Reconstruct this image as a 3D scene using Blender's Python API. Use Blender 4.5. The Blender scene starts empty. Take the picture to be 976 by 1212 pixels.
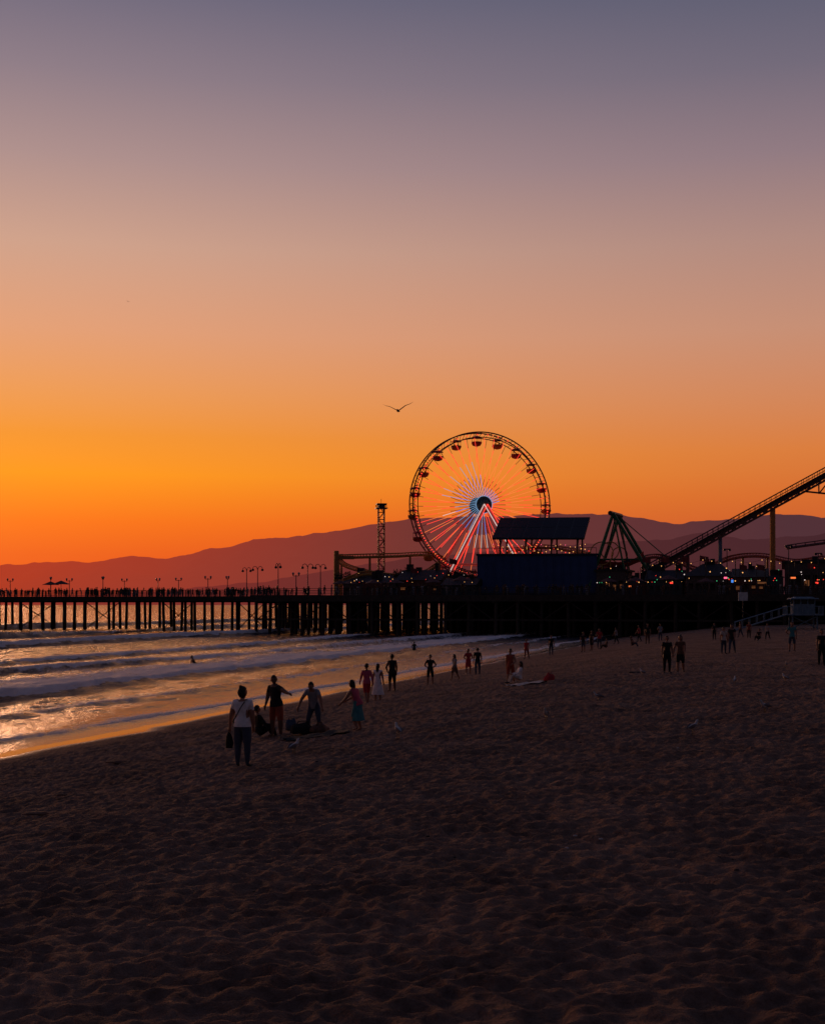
import bpy, math, random
import numpy as np
from mathutils import Vector, Matrix
random.seed(7); np.random.seed(7)
R=math.radians
F=1500.0; HY=715.0; CX=488.0; ZC=5.0
def lin(r,g,b):
    o=[]
    for c in (r,g,b):
        c=c/255.0
        o.append(c/12.92 if c<=0.04045 else ((c+0.055)/1.055)**2.4)
    return (o[0],o[1],o[2],1.0)
def wx(px,d): return (px-CX)/F*d
def wz(py,d): return ZC+(HY-py)*d/F
# ---------------------------------------------------------------- materials
MATS={}
def mat(name,col,rough=0.7,metal=0.0,emit=None,es=0.0,var=0.25,scale=3.0,spec=0.3,bump=0.0):
    if name in MATS: return MATS[name]
    m=bpy.data.materials.new(name); m.use_nodes=True
    nt=m.node_tree; b=nt.nodes['Principled BSDF']
    b.inputs['Roughness'].default_value=rough; b.inputs['Metallic'].default_value=metal
    b.inputs['Specular IOR Level'].default_value=spec
    tc=nt.nodes.new('ShaderNodeTexCoord'); n=nt.nodes.new('ShaderNodeTexNoise')
    n.inputs['Scale'].default_value=scale; n.inputs['Detail'].default_value=4
    nt.links.new(tc.outputs['Object'],n.inputs['Vector'])
    cr=nt.nodes.new('ShaderNodeValToRGB')
    c=col[:3]
    cr.color_ramp.elements[0].position=0.3; cr.color_ramp.elements[1].position=0.7
    cr.color_ramp.elements[0].color=tuple(x*(1-var) for x in c)+(1,)
    cr.color_ramp.elements[1].color=tuple(min(1,x*(1+var)) for x in c)+(1,)
    nt.links.new(n.outputs['Fac'],cr.inputs['Fac']); nt.links.new(cr.outputs['Color'],b.inputs['Base Color'])
    if bump>0:
        bp=nt.nodes.new('ShaderNodeBump'); bp.inputs['Strength'].default_value=bump; bp.inputs['Distance'].default_value=0.05
        nt.links.new(n.outputs['Fac'],bp.inputs['Height']); nt.links.new(bp.outputs['Normal'],b.inputs['Normal'])
    if emit:
        b.inputs['Emission Color'].default_value=tuple(emit[:3])+(1,); b.inputs['Emission Strength'].default_value=es
    MATS[name]=m; return m
# ---------------------------------------------------------------- mesh builder
class MB:
    def __init__(s): s.v=[];s.f=[];s.m=[]
    def add(s,vs,fs,mi=0):
        o=len(s.v); s.v+= [tuple(v) for v in vs]; s.f+=[tuple(i+o for i in f) for f in fs]; s.m+=[mi]*len(fs)
    def box(s,c,sz,mi=0,rz=0.0,taper=1.0):
        hx,hy,hz=sz[0]/2,sz[1]/2,sz[2]/2; cs,sn=math.cos(rz),math.sin(rz); vs=[]
        for k in (-1,1):
            t=taper if k==1 else 1
            for i,j in ((-1,-1),(1,-1),(1,1),(-1,1)):
                x,y=i*hx*t,j*hy*t
                vs.append((c[0]+x*cs-y*sn,c[1]+x*sn+y*cs,c[2]+k*hz))
        s.add(vs,[(3,2,1,0),(4,5,6,7),(0,1,5,4),(1,2,6,5),(2,3,7,6),(3,0,4,7)],mi)
    def tube(s,pts,rad,mi=0,n=6,caps=True,closed=False):
        pts=[Vector(p) for p in pts]
        if not hasattr(rad,'__len__'): rad=[rad]*len(pts)
        rings=[];N=len(pts);up0=None
        for i,p in enumerate(pts):
            a=pts[(i-1)%N] if (closed or i>0) else p; b=pts[(i+1)%N] if (closed or i<N-1) else p
            t=(b-a)
            if t.length<1e-9: t=Vector((0,0,1))
            t.normalize()
            if up0 is None:
                up0=Vector((0,0,1)) if abs(t.z)<0.9 else Vector((1,0,0))
            u=(up0-t*up0.dot(t))
            if u.length<1e-4: u=t.orthogonal()
            u.normalize(); w=t.cross(u); up0=u
            rr=rad[i]; ra,rb=(rr if hasattr(rr,'__len__') else (rr,rr))
            rings.append([p+u*math.cos(2*math.pi*k/n)*ra+w*math.sin(2*math.pi*k/n)*rb for k in range(n)])
        vs=[v for r in rings for v in r]; fs=[]
        for i in range(N if closed else N-1):
            j=(i+1)%N
            for k in range(n):
                k2=(k+1)%n; fs.append((i*n+k,i*n+k2,j*n+k2,j*n+k))
        if caps and not closed:
            fs.append(tuple(range(n-1,-1,-1))); fs.append(tuple((N-1)*n+k for k in range(n)))
        s.add(vs,fs,mi)
    def beam(s,p,q,r,mi=0,n=6,r2=None): s.tube([p,q],[r,r if r2 is None else r2],mi,n)
    def ball(s,c,r,mi=0,n=8,m=6,fn=None):
        if not hasattr(r,'__len__'): r=(r,r,r)
        vs=[];fs=[]
        for i in range(m+1):
            th=math.pi*i/m
            for k in range(n):
                ph=2*math.pi*k/n
                d=Vector((math.sin(th)*math.cos(ph),math.sin(th)*math.sin(ph),math.cos(th)))
                v=Vector((d.x*r[0],d.y*r[1],d.z*r[2]))
                if fn: v=fn(d,v)
                vs.append(Vector(c)+v)
        for i in range(m):
            for k in range(n):
                k2=(k+1)%n; fs.append((i*n+k,(i+1)*n+k,(i+1)*n+k2,i*n+k2))
        s.add(vs,fs,mi)
    def mesh(s,name,mats,smooth=False):
        me=bpy.data.meshes.new(name); me.from_pydata(s.v,[],s.f)
        for m in mats: me.materials.append(m)
        me.polygons.foreach_set('material_index',s.m)
        if smooth: me.polygons.foreach_set('use_smooth',[True]*len(s.f))
        me.update(); return me
    def build(s,name,mats,parent=None,smooth=False):
        o=bpy.data.objects.new(name,s.mesh(name,mats,smooth)); bpy.context.collection.objects.link(o)
        if parent: o.parent=parent
        return o
def empty(name,loc=(0,0,0),rz=0):
    e=bpy.data.objects.new(name,None); e.location=loc; e.rotation_euler=(0,0,rz); e.empty_display_size=0.5
    bpy.context.collection.objects.link(e); return e
def link(name,me,loc,rz=0,parent=None,sc=1):
    o=bpy.data.objects.new(name,me); o.location=loc; o.rotation_euler=(0,0,rz); o.scale=(sc,sc,sc)
    bpy.context.collection.objects.link(o)
    if parent: o.parent=parent
    return o
# ---------------------------------------------------------------- noise
def hsh(ix,iy,seed):
    h=np.sin(ix*127.1+iy*311.7+seed*74.7)*43758.5453
    return h-np.floor(h)
def vn(x,y,seed=0):
    ix=np.floor(x);iy=np.floor(y);fx=x-ix;fy=y-iy
    fx=fx*fx*(3-2*fx);fy=fy*fy*(3-2*fy)
    a=hsh(ix,iy,seed);b=hsh(ix+1,iy,seed);c=hsh(ix,iy+1,seed);d=hsh(ix+1,iy+1,seed)
    return (a*(1-fx)+b*fx)*(1-fy)+(c*(1-fx)+d*fx)*fy
def fbm(x,y,seed=0,o=4):
    r=0;a=0.5;t=0
    for i in range(o):
        r=r+a*vn(x,y,seed+i*13);t+=a;a*=0.5;x=x*2.03+17.1;y=y*2.03+9.2
    return r/t
def worley(x,y,seed,asx=1.0):
    ix=np.floor(x);iy=np.floor(y);best=np.full(x.shape,9.0)
    for i in(-1,0,1):
        for j in(-1,0,1):
            cx=ix+i;cy=iy+j
            px=cx+hsh(cx,cy,seed);py=cy+hsh(cx,cy,seed+31)
            ang=hsh(cx,cy,seed+57)*6.28
            dx=x-px;dy=y-py
            u=dx*np.cos(ang)+dy*np.sin(ang);v=-dx*np.sin(ang)+dy*np.cos(ang)
            best=np.minimum(best,(u*asx)**2+v**2)
    return np.sqrt(best)
# ---------------------------------------------------------------- shore frame
K=1/math.sqrt(1+0.09)
def sdist(x,y): return (x+25.7-0.3*y)*K      # inland distance from the wet edge
def sand_base(s):
    s=np.asarray(s,dtype=float)
    z1=np.where(s<-2.2,-0.044+0.055*(s+2.2),0.02*s)
    z1=np.maximum(z1,-3.0)
    up=0.5*(s+np.sqrt(s*s+0.6))-0.38
    z2=0.115*np.clip(up,0,14)+0.78*(1-np.exp(-np.clip(up-14,0,None)/13))
    return np.where(s>0,z2,z1)
def sand_z(x,y): return float(sand_base(sdist(x,y)))
def ground_at(px,py):
    d=9.0
    while d<400:
        z=ZC-(py-HY)*d/F
        if z<=max(0.0,sand_z(wx(px,d),d)): break
        d+=0.05
    return d
def grid(name,xs,ys,zf,attrs,m):
    X,Y=np.meshgrid(xs,ys); Z,at=zf(X,Y)
    nx,ny=len(xs),len(ys)
    co=np.stack([X,Y,Z],-1).reshape(-1,3).astype(np.float32)
    i=np.arange(nx*ny).reshape(ny,nx)
    q=np.stack([i[:-1,:-1],i[:-1,1:],i[1:,1:],i[1:,:-1]],-1).reshape(-1,4).astype(np.int32)
    me=bpy.data.meshes.new(name); me.vertices.add(len(co)); me.vertices.foreach_set('co',co.ravel())
    me.loops.add(q.size); me.loops.foreach_set('vertex_index',q.ravel())
    me.polygons.add(len(q)); me.polygons.foreach_set('loop_start',np.arange(0,q.size,4,dtype=np.int32))
    me.polygons.foreach_set('use_smooth',np.ones(len(q),dtype=bool))
    me.update(calc_edges=True); me.materials.append(m)
    for k,v in at.items():
        a=me.attributes.new(k,'FLOAT','POINT'); a.data.foreach_set('value',v.ravel().astype(np.float32))
    o=bpy.data.objects.new(name,me); bpy.context.collection.objects.link(o); return o
# ---------------------------------------------------------------- sand
def mk_sand():
    m=bpy.data.materials.new('beach_sand'); m.use_nodes=True; nt=m.node_tree; L=nt.links
    b=nt.nodes['Principled BSDF']; geo=nt.nodes.new('ShaderNodeNewGeometry')
    wet=nt.nodes.new('ShaderNodeAttribute'); wet.attribute_name='wet'
    n1=nt.nodes.new('ShaderNodeTexNoise'); n1.inputs['Scale'].default_value=0.55; n1.inputs['Detail'].default_value=6
    n2=nt.nodes.new('ShaderNodeTexNoise'); n2.inputs['Scale'].default_value=8; n2.inputs['Detail'].default_value=7; n2.inputs['Roughness'].default_value=0.68
    n3=nt.nodes.new('ShaderNodeTexNoise'); n3.inputs['Scale'].default_value=26; n3.inputs['Detail'].default_value=3
    for n in(n1,n2,n3): L.new(geo.outputs['Position'],n.inputs['Vector'])
    mx=nt.nodes.new('ShaderNodeMath'); mx.operation='ADD'; L.new(n1.outputs['Fac'],mx.inputs[0]); L.new(n2.outputs['Fac'],mx.inputs[1])
    cr=nt.nodes.new('ShaderNodeValToRGB'); mr=nt.nodes.new('ShaderNodeMath'); mr.operation='MULTIPLY'; mr.inputs[1].default_value=0.5
    L.new(mx.outputs[0],mr.inputs[0]); L.new(mr.outputs[0],cr.inputs['Fac'])
    cr.color_ramp.elements[0].position=0.36; cr.color_ramp.elements[0].color=(0.17,0.105,0.078,1)
    cr.color_ramp.elements[1].position=0.66; cr.color_ramp.elements[1].color=(0.40,0.255,0.19,1)
    mc=nt.nodes.new('ShaderNodeMix'); mc.data_type='RGBA'
    L.new(wet.outputs['Fac'],mc.inputs['Factor']); L.new(cr.outputs['Color'],mc.inputs['A']); mc.inputs['B'].default_value=(0.07,0.045,0.035,1)
    L.new(mc.outputs['Result'],b.inputs['Base Color'])
    ro=nt.nodes.new('ShaderNodeMapRange'); ro.inputs['To Min'].default_value=0.95; ro.inputs['To Max'].default_value=0.16
    L.new(wet.outputs['Fac'],ro.inputs['Value']); L.new(ro.outputs['Result'],b.inputs['Roughness'])
    sp=nt.nodes.new('ShaderNodeMapRange'); sp.inputs['To Min'].default_value=0.05; sp.inputs['To Max'].default_value=0.6
    L.new(wet.outputs['Fac'],sp.inputs['Value']); L.new(sp.outputs['Result'],b.inputs['Specular IOR Level'])
    ad=nt.nodes.new('ShaderNodeMath'); ad.operation='MULTIPLY_ADD'; ad.inputs[1].default_value=0.35
    L.new(n3.outputs['Fac'],ad.inputs[0]); L.new(n2.outputs['Fac'],ad.inputs[2])
    bp=nt.nodes.new('ShaderNodeBump'); bp.inputs['Distance'].default_value=0.17
    st=nt.nodes.new('ShaderNodeMapRange'); st.inputs['To Min'].default_value=1.0; st.inputs['To Max'].default_value=0.03
    L.new(wet.outputs['Fac'],st.inputs['Value']); L.new(st.outputs['Result'],bp.inputs['Strength'])
    L.new(ad.outputs[0],bp.inputs['Height']); L.new(bp.outputs['Normal'],b.inputs['Normal'])
    return m
def sand_f(X,Y):
    s=sdist(X,Y); z=sand_base(s)
    far=np.clip(1-(np.hypot(X,Y)-60)/120,0,1)
    dry=np.clip((s-0.4)/2.5,0,1)
    l=(fbm(X*0.9,Y*0.9,3,3)-0.5)*0.09
    l+=(fbm(X*4.2,Y*4.2,5,3)-0.5)*0.085
    w=worley(X*3.3,Y*3.3,11,0.62); l-=0.045*np.exp(-(w/0.30)**2)
    l+=0.02*np.exp(-((w-0.48)/0.12)**2)
    w2=worley(X*6.1+3,Y*6.1,23,0.75); l-=0.020*np.exp(-(w2/0.33)**2)
    z=z+l*dry*(0.25+0.75*far)+(fbm(X*0.12,Y*0.12,9,2)-0.5)*0.25*np.clip((s-3)/8,0,1)*far
    edge=s+(fbm(Y*0.25,X*0.25,4,3)-0.5)*1.6
    wet=np.clip(1-(edge-0.1)/0.9,0,1)
    return z,{'wet':wet}
xs=np.unique(np.concatenate([-np.geomspace(40,400,12)[::-1],np.arange(-40,-14,0.8),np.arange(-14,18,0.045),np.arange(18,45,0.2),np.arange(45,110,1.5),np.geomspace(110,9000,25)]))
ys=np.unique(np.concatenate([-np.geomspace(5,600,14)[::-1],np.arange(-4,8,0.6),np.geomspace(8,70,680),np.geomspace(70.5,260,260),np.geomspace(265,9000,40)]))
grid('beach_sand',xs,ys,sand_f,{},mk_sand())
# ---------------------------------------------------------------- water
def mk_water():
    m=bpy.data.materials.new('sea_water'); m.use_nodes=True; nt=m.node_tree; L=nt.links
    b=nt.nodes['Principled BSDF']; out=nt.nodes['Material Output']; geo=nt.nodes.new('ShaderNodeNewGeometry')
    b.inputs['Base Color'].default_value=(0.05,0.045,0.06,1); b.inputs['Roughness'].default_value=0.18; b.inputs['IOR'].default_value=1.33
    mp=nt.nodes.new('ShaderNodeMapping'); mp.inputs['Rotation'].default_value=(0,0,R(16.7)); mp.inputs['Scale'].default_value=(1.6,0.55,1)
    L.new(geo.outputs['Position'],mp.inputs['Vector'])
    n1=nt.nodes.new('ShaderNodeTexNoise'); n1.inputs['Scale'].default_value=1.7; n1.inputs['Detail'].default_value=6; n1.inputs['Roughness'].default_value=0.65
    L.new(mp.outputs['Vector'],n1.inputs['Vector'])
    bp=nt.nodes.new('ShaderNodeBump'); bp.inputs['Distance'].default_value=0.95
    ch=nt.nodes.new('ShaderNodeAttribute'); ch.attribute_name='chop'
    L.new(ch.outputs['Fac'],bp.inputs['Strength'])
    L.new(n1.outputs['Fac'],bp.inputs['Height']); L.new(bp.outputs['Normal'],b.inputs['Normal'])
    fo=nt.nodes.new('ShaderNodeAttribute'); fo.attribute_name='foam'
    n2=nt.nodes.new('ShaderNodeTexNoise'); n2.inputs['Scale'].default_value=1.3; n2.inputs['Detail'].default_value=8; n2.inputs['Roughness'].default_value=0.72; n2.inputs['Distortion'].default_value=0.6
    L.new(mp.outputs['Vector'],n2.inputs['Vector'])
    a=nt.nodes.new('ShaderNodeMath'); a.operation='ADD'; L.new(fo.outputs['Fac'],a.inputs[0]); L.new(n2.outputs['Fac'],a.inputs[1])
    mr=nt.nodes.new('ShaderNodeMapRange'); mr.inputs['From Min'].default_value=0.82; mr.inputs['From Max'].default_value=1.03
    L.new(a.outputs[0],mr.inputs['Value'])
    d=nt.nodes.new('ShaderNodeBsdfPrincipled'); d.inputs['Base Color'].default_value=(0.92,0.85,0.83,1); d.inputs['Roughness'].default_value=0.6
    bp2=nt.nodes.new('ShaderNodeBump'); bp2.inputs['Strength'].default_value=0.95; bp2.inputs['Distance'].default_value=0.35
    L.new(n2.outputs['Fac'],bp2.inputs['Height']); L.new(bp2.outputs['Normal'],d.inputs['Normal'])
    mx=nt.nodes.new('ShaderNodeMixShader'); L.new(mr.outputs['Result'],mx.inputs['Fac']); L.new(b.outputs[0],mx.inputs[1]); L.new(d.outputs[0],mx.inputs[2])
    L.new(mx.outputs[0],out.inputs['Surface']); return m
WAVES=[(-2.6,0.17,1.6,1.6,0.62),(-8.5,0.12,2.5,2.5,0.42),(-15.5,0.60,5.0,12.0,0.86),(-27,0.35,4,8,0.60),(-38,0.5,5,9,0.60),(-60,1.0,8,9,0.70),(-88,0.8,9,5,0.4),(-125,0.9,12,5,0.35)]
def sea_f(S,Yl):
    z=np.zeros_like(S); foam=np.zeros_like(S)
    near=np.clip(1-(np.abs(S)-160)/200,0,1)*np.clip(1-(np.abs(Yl)-330)/200,0,1)
    for k,(s0,h,back,fl,fs) in enumerate(WAVES):
        amp=h*(0.35+1.1*vn(Yl/38.0,np.full_like(S,k*3.3),k+2)) 
        fr=s0+(fbm(Yl/16,np.full_like(S,k*7.7),40+k,4)-0.5)*(3.0 if k>0 else 2.2)+(vn(Yl/70,np.full_like(S,1.0),k)-0.5)*6*(k>2)
        u=fr-S
        prof=np.where(u>0,np.exp(-np.clip(u,0,400)/back),np.exp(-(np.clip(u,-50,0)/(0.35+h*0.5))**2))
        z+=amp*prof
        f=np.where(u>-(0.40+0.3*vn(Yl/2.2,np.full_like(S,k*1.3),k+9))*(0.5+h),np.exp(-np.clip(u,0,400)/fl),0)
        foam=np.maximum(foam,fs*f*(0.45+1.0*fbm(Yl/7,S/3,60+k,3)))
    z+=near*((fbm(S*0.9,Yl*0.45,70,4)-0.5)*0.30*np.clip(-S/8,0,1))
    z+=near*((fbm(S*0.16,Yl*0.05,75,3)-0.5)*0.5*np.clip((-S-20)/30,0,1))
    chop=0.16+0.84*np.clip((-S-2)/12,0,1)
    z=z*near
    z=np.where(S>-1.5,z*np.clip((0.6-S)/2.1,0,1)-0.05*np.clip((S+1.5)/2,0,1),z)
    return z,foam*near,chop
ss=np.unique(np.concatenate([-np.geomspace(170,26000,30)[::-1],np.arange(-170,-70,0.5),np.arange(-70,-20,0.22),np.arange(-20,1.4,0.11)]))
yl=np.unique(np.concatenate([-np.geomspace(5,3000,15)[::-1],np.arange(-4,18,1.0),np.geomspace(18,330,760),np.geomspace(332,26000,60)]))
me_w=mk_water()
def wf(X,Y):
    z,f,c=sea_f(X,Y); return z,{'foam':f,'chop':c}
o=grid('sea_water',ss,yl,wf,{},me_w)
n=len(o.data.vertices); co=np.empty(n*3,dtype=np.float32); o.data.vertices.foreach_get('co',co); co=co.reshape(-1,3)
S=co[:,0].copy(); Yl=co[:,1].copy()
co[:,0]=S*K+Yl*0.3*K-25.7*K*K; co[:,1]=-S*0.3*K+Yl*K+25.7*0.3*K*K
o.data.vertices.foreach_set('co',co.ravel()); o.data.update()
# ---------------------------------------------------------------- mountains
def mk_haze_glow(name,cl,cc,crr,es):  # aerial haze painted on the slopes as emission, tinted from left to right
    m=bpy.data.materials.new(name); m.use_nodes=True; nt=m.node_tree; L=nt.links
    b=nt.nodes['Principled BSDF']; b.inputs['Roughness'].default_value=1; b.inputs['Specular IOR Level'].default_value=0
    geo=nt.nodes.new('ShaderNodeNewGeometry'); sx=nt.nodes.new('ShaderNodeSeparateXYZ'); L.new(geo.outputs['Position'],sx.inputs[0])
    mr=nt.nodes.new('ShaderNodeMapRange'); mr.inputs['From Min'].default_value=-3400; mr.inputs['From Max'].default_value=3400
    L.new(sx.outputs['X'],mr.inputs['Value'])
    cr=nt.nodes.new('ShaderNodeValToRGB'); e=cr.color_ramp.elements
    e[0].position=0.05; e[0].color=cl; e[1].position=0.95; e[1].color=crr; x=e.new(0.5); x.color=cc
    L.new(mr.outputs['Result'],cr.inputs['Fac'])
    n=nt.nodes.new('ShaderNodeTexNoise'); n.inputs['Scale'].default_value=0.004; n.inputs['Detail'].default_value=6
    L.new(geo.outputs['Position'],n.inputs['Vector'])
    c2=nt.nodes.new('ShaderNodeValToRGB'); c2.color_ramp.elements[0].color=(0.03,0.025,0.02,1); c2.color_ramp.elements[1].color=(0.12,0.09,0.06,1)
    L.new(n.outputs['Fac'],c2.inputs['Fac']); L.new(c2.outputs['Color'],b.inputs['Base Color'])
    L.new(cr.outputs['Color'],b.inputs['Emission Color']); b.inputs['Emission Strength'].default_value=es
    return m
def mountain(name,prof,Yr,Y0,m,seed,rough):
    px=np.array([p[0] for p in prof],float); py=np.array([p[1] for p in prof],float)
    X1=(px-CX)/F*Yr; H1=(HY-py)*Yr/F
    xs=np.linspace(X1[0],X1[-1],900); t=np.linspace(0,1.5,60)
    def f(X,Y):
        T=(Y-Y0)/(Yr-Y0)
        h=np.interp(X,X1,H1)+(fbm(X/130,X*0+2,seed,4)-0.5)*rough
        rise=np.where(T<1,np.clip(T,0,1)**0.9,1-(T-1)*0.8)
        rid=1-np.abs(2*fbm(X/600+T*0.6,Y/900,seed+5,5)-1)
        z=h*rise*(1-0.55*(1-rid)*np.clip(1-np.abs(T-1)*1.0,0,1)*np.clip(np.abs(T-1)*6,0,1)-0.25*np.clip(1-T,0,1)*(1-rid))
        return z-3,{}
    grid(name,xs,Y0+(Yr-Y0)*t,f,{},m)
ridge=[(-900,690),(-400,684),(-150,676),(0,668),(60,664),(110,664),(150,656),(200,659),(240,650),(270,645),(300,637),(350,633),(400,627),(440,618),(480,612),(520,610),(600,608),(650,606),(700,606),(760,610),(800,617),(850,613),(900,607),(950,606),(976,610),(1100,600),(1400,560),(2000,600)]
mountain('mountain_range',ridge,10500,8600,mk_haze_glow('mountain_haze_glow',lin(178,60,34),lin(116,53,47),lin(80,47,53),1.0),3,36)
ridge2=[(-900,712),(0,706),(200,698),(330,684),(420,668),(520,655),(600,648),(700,640),(780,636),(830,628),(880,636),(976,630),(1100,622),(1500,600),(2000,640)]
mountain('foothill_range',ridge2,7600,6500,mk_haze_glow('foothill_haze_glow',lin(158,50,34),lin(92,41,40),lin(60,35,42),1.0),19,28)
# ---------------------------------------------------------------- common mats
wood=mat('weathered_wood',(0.05,0.036,0.03),0.85,scale=2,var=0.4)
woodl=mat('deck_wood',(0.09,0.065,0.05),0.85,scale=1.5,var=0.35)
steel=mat('dark_steel',(0.05,0.05,0.055),0.5,0.3)
white=mat('white_paint',(0.6,0.6,0.6),0.5)
redp=mat('red_paint',(0.45,0.04,0.03),0.45)
yel=mat('yellow_paint',(0.55,0.27,0.05),0.5)
grn=mat('green_paint',(0.04,0.17,0.075),0.5)
navy=mat('navy_panel',(0.036,0.066,0.18),0.6,scale=0.6,var=0.18)
roofm=mat('dark_roof',(0.03,0.026,0.03),0.7)
stucco=mat('stucco',(0.10,0.075,0.07),0.9)
solar=mat('solar_glass',(0.012,0.014,0.022),0.5,spec=0.2)
def led(name,c,s): return mat(name,(0.05,0.05,0.05),emit=c,es=s)
Lred=led('led_red',(1,0.05,0.03),1.5); Lwht=led('led_white',(1.0,0.80,0.75),0.8); Lblu=led('led_blue',(0.08,0.3,1),0.9)
Lcy=led('led_cyan',(0.30,0.58,0.95),0.6); Lwarm=led('bulb_warm',(1,0.45,0.13),1.3); Lpink=led('led_pink',(1,0.12,0.25),1.4); Lor=led('led_orange',(1,0.2,0.05),1.1); Lgrn=led('led_green',(0.1,0.9,0.35),0.7)
Lwin=led('lit_window',(1,0.34,0.12),0.10)
# ---------------------------------------------------------------- pier
P0=(-25.7,205.0); TX,TY=0.958,-0.287; BX,BY=0.287,0.958; RZ=math.atan2(TY,TX); DECK=6.3
def pf(t,b,z): return (P0[0]+t*TX+b*BX,P0[1]+t*TY+b*BY,z)
pier=empty('pier')
def pbox(mb,t0,t1,b0,b1,z0,z1,mi=0):
    c=pf((t0+t1)/2,(b0+b1)/2,(z0+z1)/2); mb.box(c,(t1-t0,b1-b0,z1-z0),mi,RZ)
d=MB()
pbox(d,0,190,0,72,DECK-0.35,DECK); pbox(d,-280,0,16,30,DECK-0.3,DECK-0.004)
pbox(d,-0.5,190,-0.3,0.0,DECK-0.9,DECK+0.1,1); pbox(d,-280,-0.5,15.7,16,DECK-0.8,DECK+0.08,1); pbox(d,-0.3,0,0,16,DECK-0.9,DECK+0.1,1)
d.build('deck',[woodl,wood],pier)
d=MB()
for i in range(57):
    t=-278+i*4.95+random.uniform(-.5,.5)
    for b in (17,21,25,29):
        tt=t+random.uniform(-.35,.35)
        x,y,_=pf(tt,b,0); d.tube([(x+random.uniform(-.25,.25),y,-3),(x,y,DECK-0.3)],[0.29,0.25],0,7)
    pbox(d,t-0.2,t+0.2,16.2,29.8,DECK-1.0,DECK-0.3)
    if i%3==0:
        d.beam(pf(t,17,0.5),pf(t,29,DECK-1),0.1,0,4); d.beam(pf(t,29,0.5),pf(t,17,DECK-1),0.1,0,4)
for b in (16.6,29.4): pbox(d,-280,0,b-.15,b+.15,DECK-0.65,DECK-0.3)
for i in range(44):
    t=0.6+i*3.9
    for j in range(14):
        tt=t+random.uniform(-.5,.5); x,y,_=pf(tt,0.5+j*3.6+random.uniform(-.3,.3),0)
        d.tube([(x+random.uniform(-.2,.2),y,-3),(x,y,DECK-0.35)],[0.3,0.25],0,7)
    pbox(d,t-0.2,t+0.2,0.1,60,DECK-1.2,DECK-0.36)
    if i%2==0: d.beam(pf(t,0.4,2.6),pf(t+3.9,0.4,DECK-1),0.1,0,4)
    else: d.beam(pf(t,0.4,DECK-1),pf(t+3.9,0.4,2.6),0.1,0,4)
pbox(d,0,190,0.2,0.5,2.4,2.7)
d.build('piles',[wood],pier)
d=MB(); pbox(d,26,190,26,70,-1,DECK-0.36); d.build('underpier_hall',[wood],pier)
d=MB()
def rail(t0,t1,b,h=1.15):
    n=int((t1-t0)/2.2)
    for i in range(n+1):
        t=t0+(t1-t0)*i/n; d.box(pf(t,b,DECK+h/2),(0.12,0.12,h),0,RZ)
    for z in(0.35,0.62,0.88): pbox(d,t0,t1,b-.03,b+.03,DECK+z-0.03,DECK+z+0.03)
    pbox(d,t0,t1,b-.08,b+.08,DECK+h,DECK+h+.07)
rail(0,188,0.3); rail(-278,-0.5,16.3); rail(-278,0,29.6)
d.build('railing',[wood],pier)
def lamp_mesh(h,kind):
    m=MB(); m.tube([(0,0,0),(0,0,0.5),(0,0,0.55),(0,0,h)],[0.13,0.12,0.08,0.06],0,8)
    if kind==0:
        m.beam((-0.5,0,h-0.15),(0.5,0,h-0.15),0.045,0)
        for x in(-0.5,0.5):
            m.tube([(x,0,h-0.15),(x,0,h-0.02),(x,0,h+0.05)],[0.05,0.1,0.12],0,8); m.ball((x,0,h+0.22),0.19,1,8,6)
    else:
        for sgn in(-1,1):
            m.tube([(0,0,h-0.3),(sgn*.15,0,h+0.15),(sgn*.45,0,h+0.3),(sgn*.75,0,h+0.15),(sgn*.8,0,h-0.1)],0.05,0,6)
            m.tube([(sgn*.8,0,h-0.1),(sgn*.8,0,h-0.2),(sgn*.8,0,h-0.42)],[0.07,0.2,0.24],0,8)
            m.ball((sgn*.8,0,h-0.42),(0.17,0.17,0.1),1,8,5)
        m.ball((0,0,h-0.2),0.09,0)
    return m.mesh('street_lamp',[steel,mat('frosted_globe',(0.35,0.3,0.28),0.4)],True)
lm=[lamp_mesh(3.2,0),lamp_mesh(4.7,1)]
for px,k in ((12,0),(60,0),(82,0),(122,0),(147,0),(187,0),(211,0),(246,0),(269,0),(292,1),(305,1),(329,1),(350,0),(364,1),(379,1)):
    b=17.2 if px<300 else 1.2
    best=min(range(-2800,400),key=lambda q:abs(CX+F*pf(q/10,b,0)[0]/pf(q/10,b,0)[1]-px))/10
    x,y,_=pf(best,b,0); link('street_lamp',lm[k],(x,y,DECK),RZ+random.uniform(-.9,.9),sc=random.uniform(.93,1.07))
# ---------------------------------------------------------------- ferris wheel
fw=empty('ferris_wheel',(wx(568.5,236),236,wz(598,236)),R(17))
RW=13.5
d=MB()
for y in(-1.0,1.0):
    for r,rr in((RW,0.13),(RW-0.95,0.09)):
        d.tube([(r*math.cos(a*math.pi/60),y,r*math.sin(a*math.pi/60)) for a in range(120)],rr,0,5,closed=True)
    for a in range(60):
        t=a*math.pi/30; t2=t+math.pi/60
        d.beam((RW*math.cos(t),y,RW*math.sin(t)),((RW-.95)*math.cos(t2),y,(RW-.95)*math.sin(t2)),0.04,0,4)
for a in range(40):
    t=a*math.pi/20; d.beam((RW*math.cos(t),-1,RW*math.sin(t)),(RW*math.cos(t),1,RW*math.sin(t)),0.06,0,4)
d.build('rim',[mat('rim_steel',(0.16,0.04,0.05),0.5)],fw)
d=MB()
for a in range(160):
    t=a*math.pi/80
    if a%2 and 0.15*math.pi<t%(2*math.pi)<0.75*math.pi: continue
    d.box((RW*math.cos(t)*0.965,-1.12,RW*math.sin(t)*0.965),(0.19,0.08,0.19),0 if a%4 else 1)
d.build('rim_lights',[Lred,Lor],fw)
d=MB()
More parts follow.
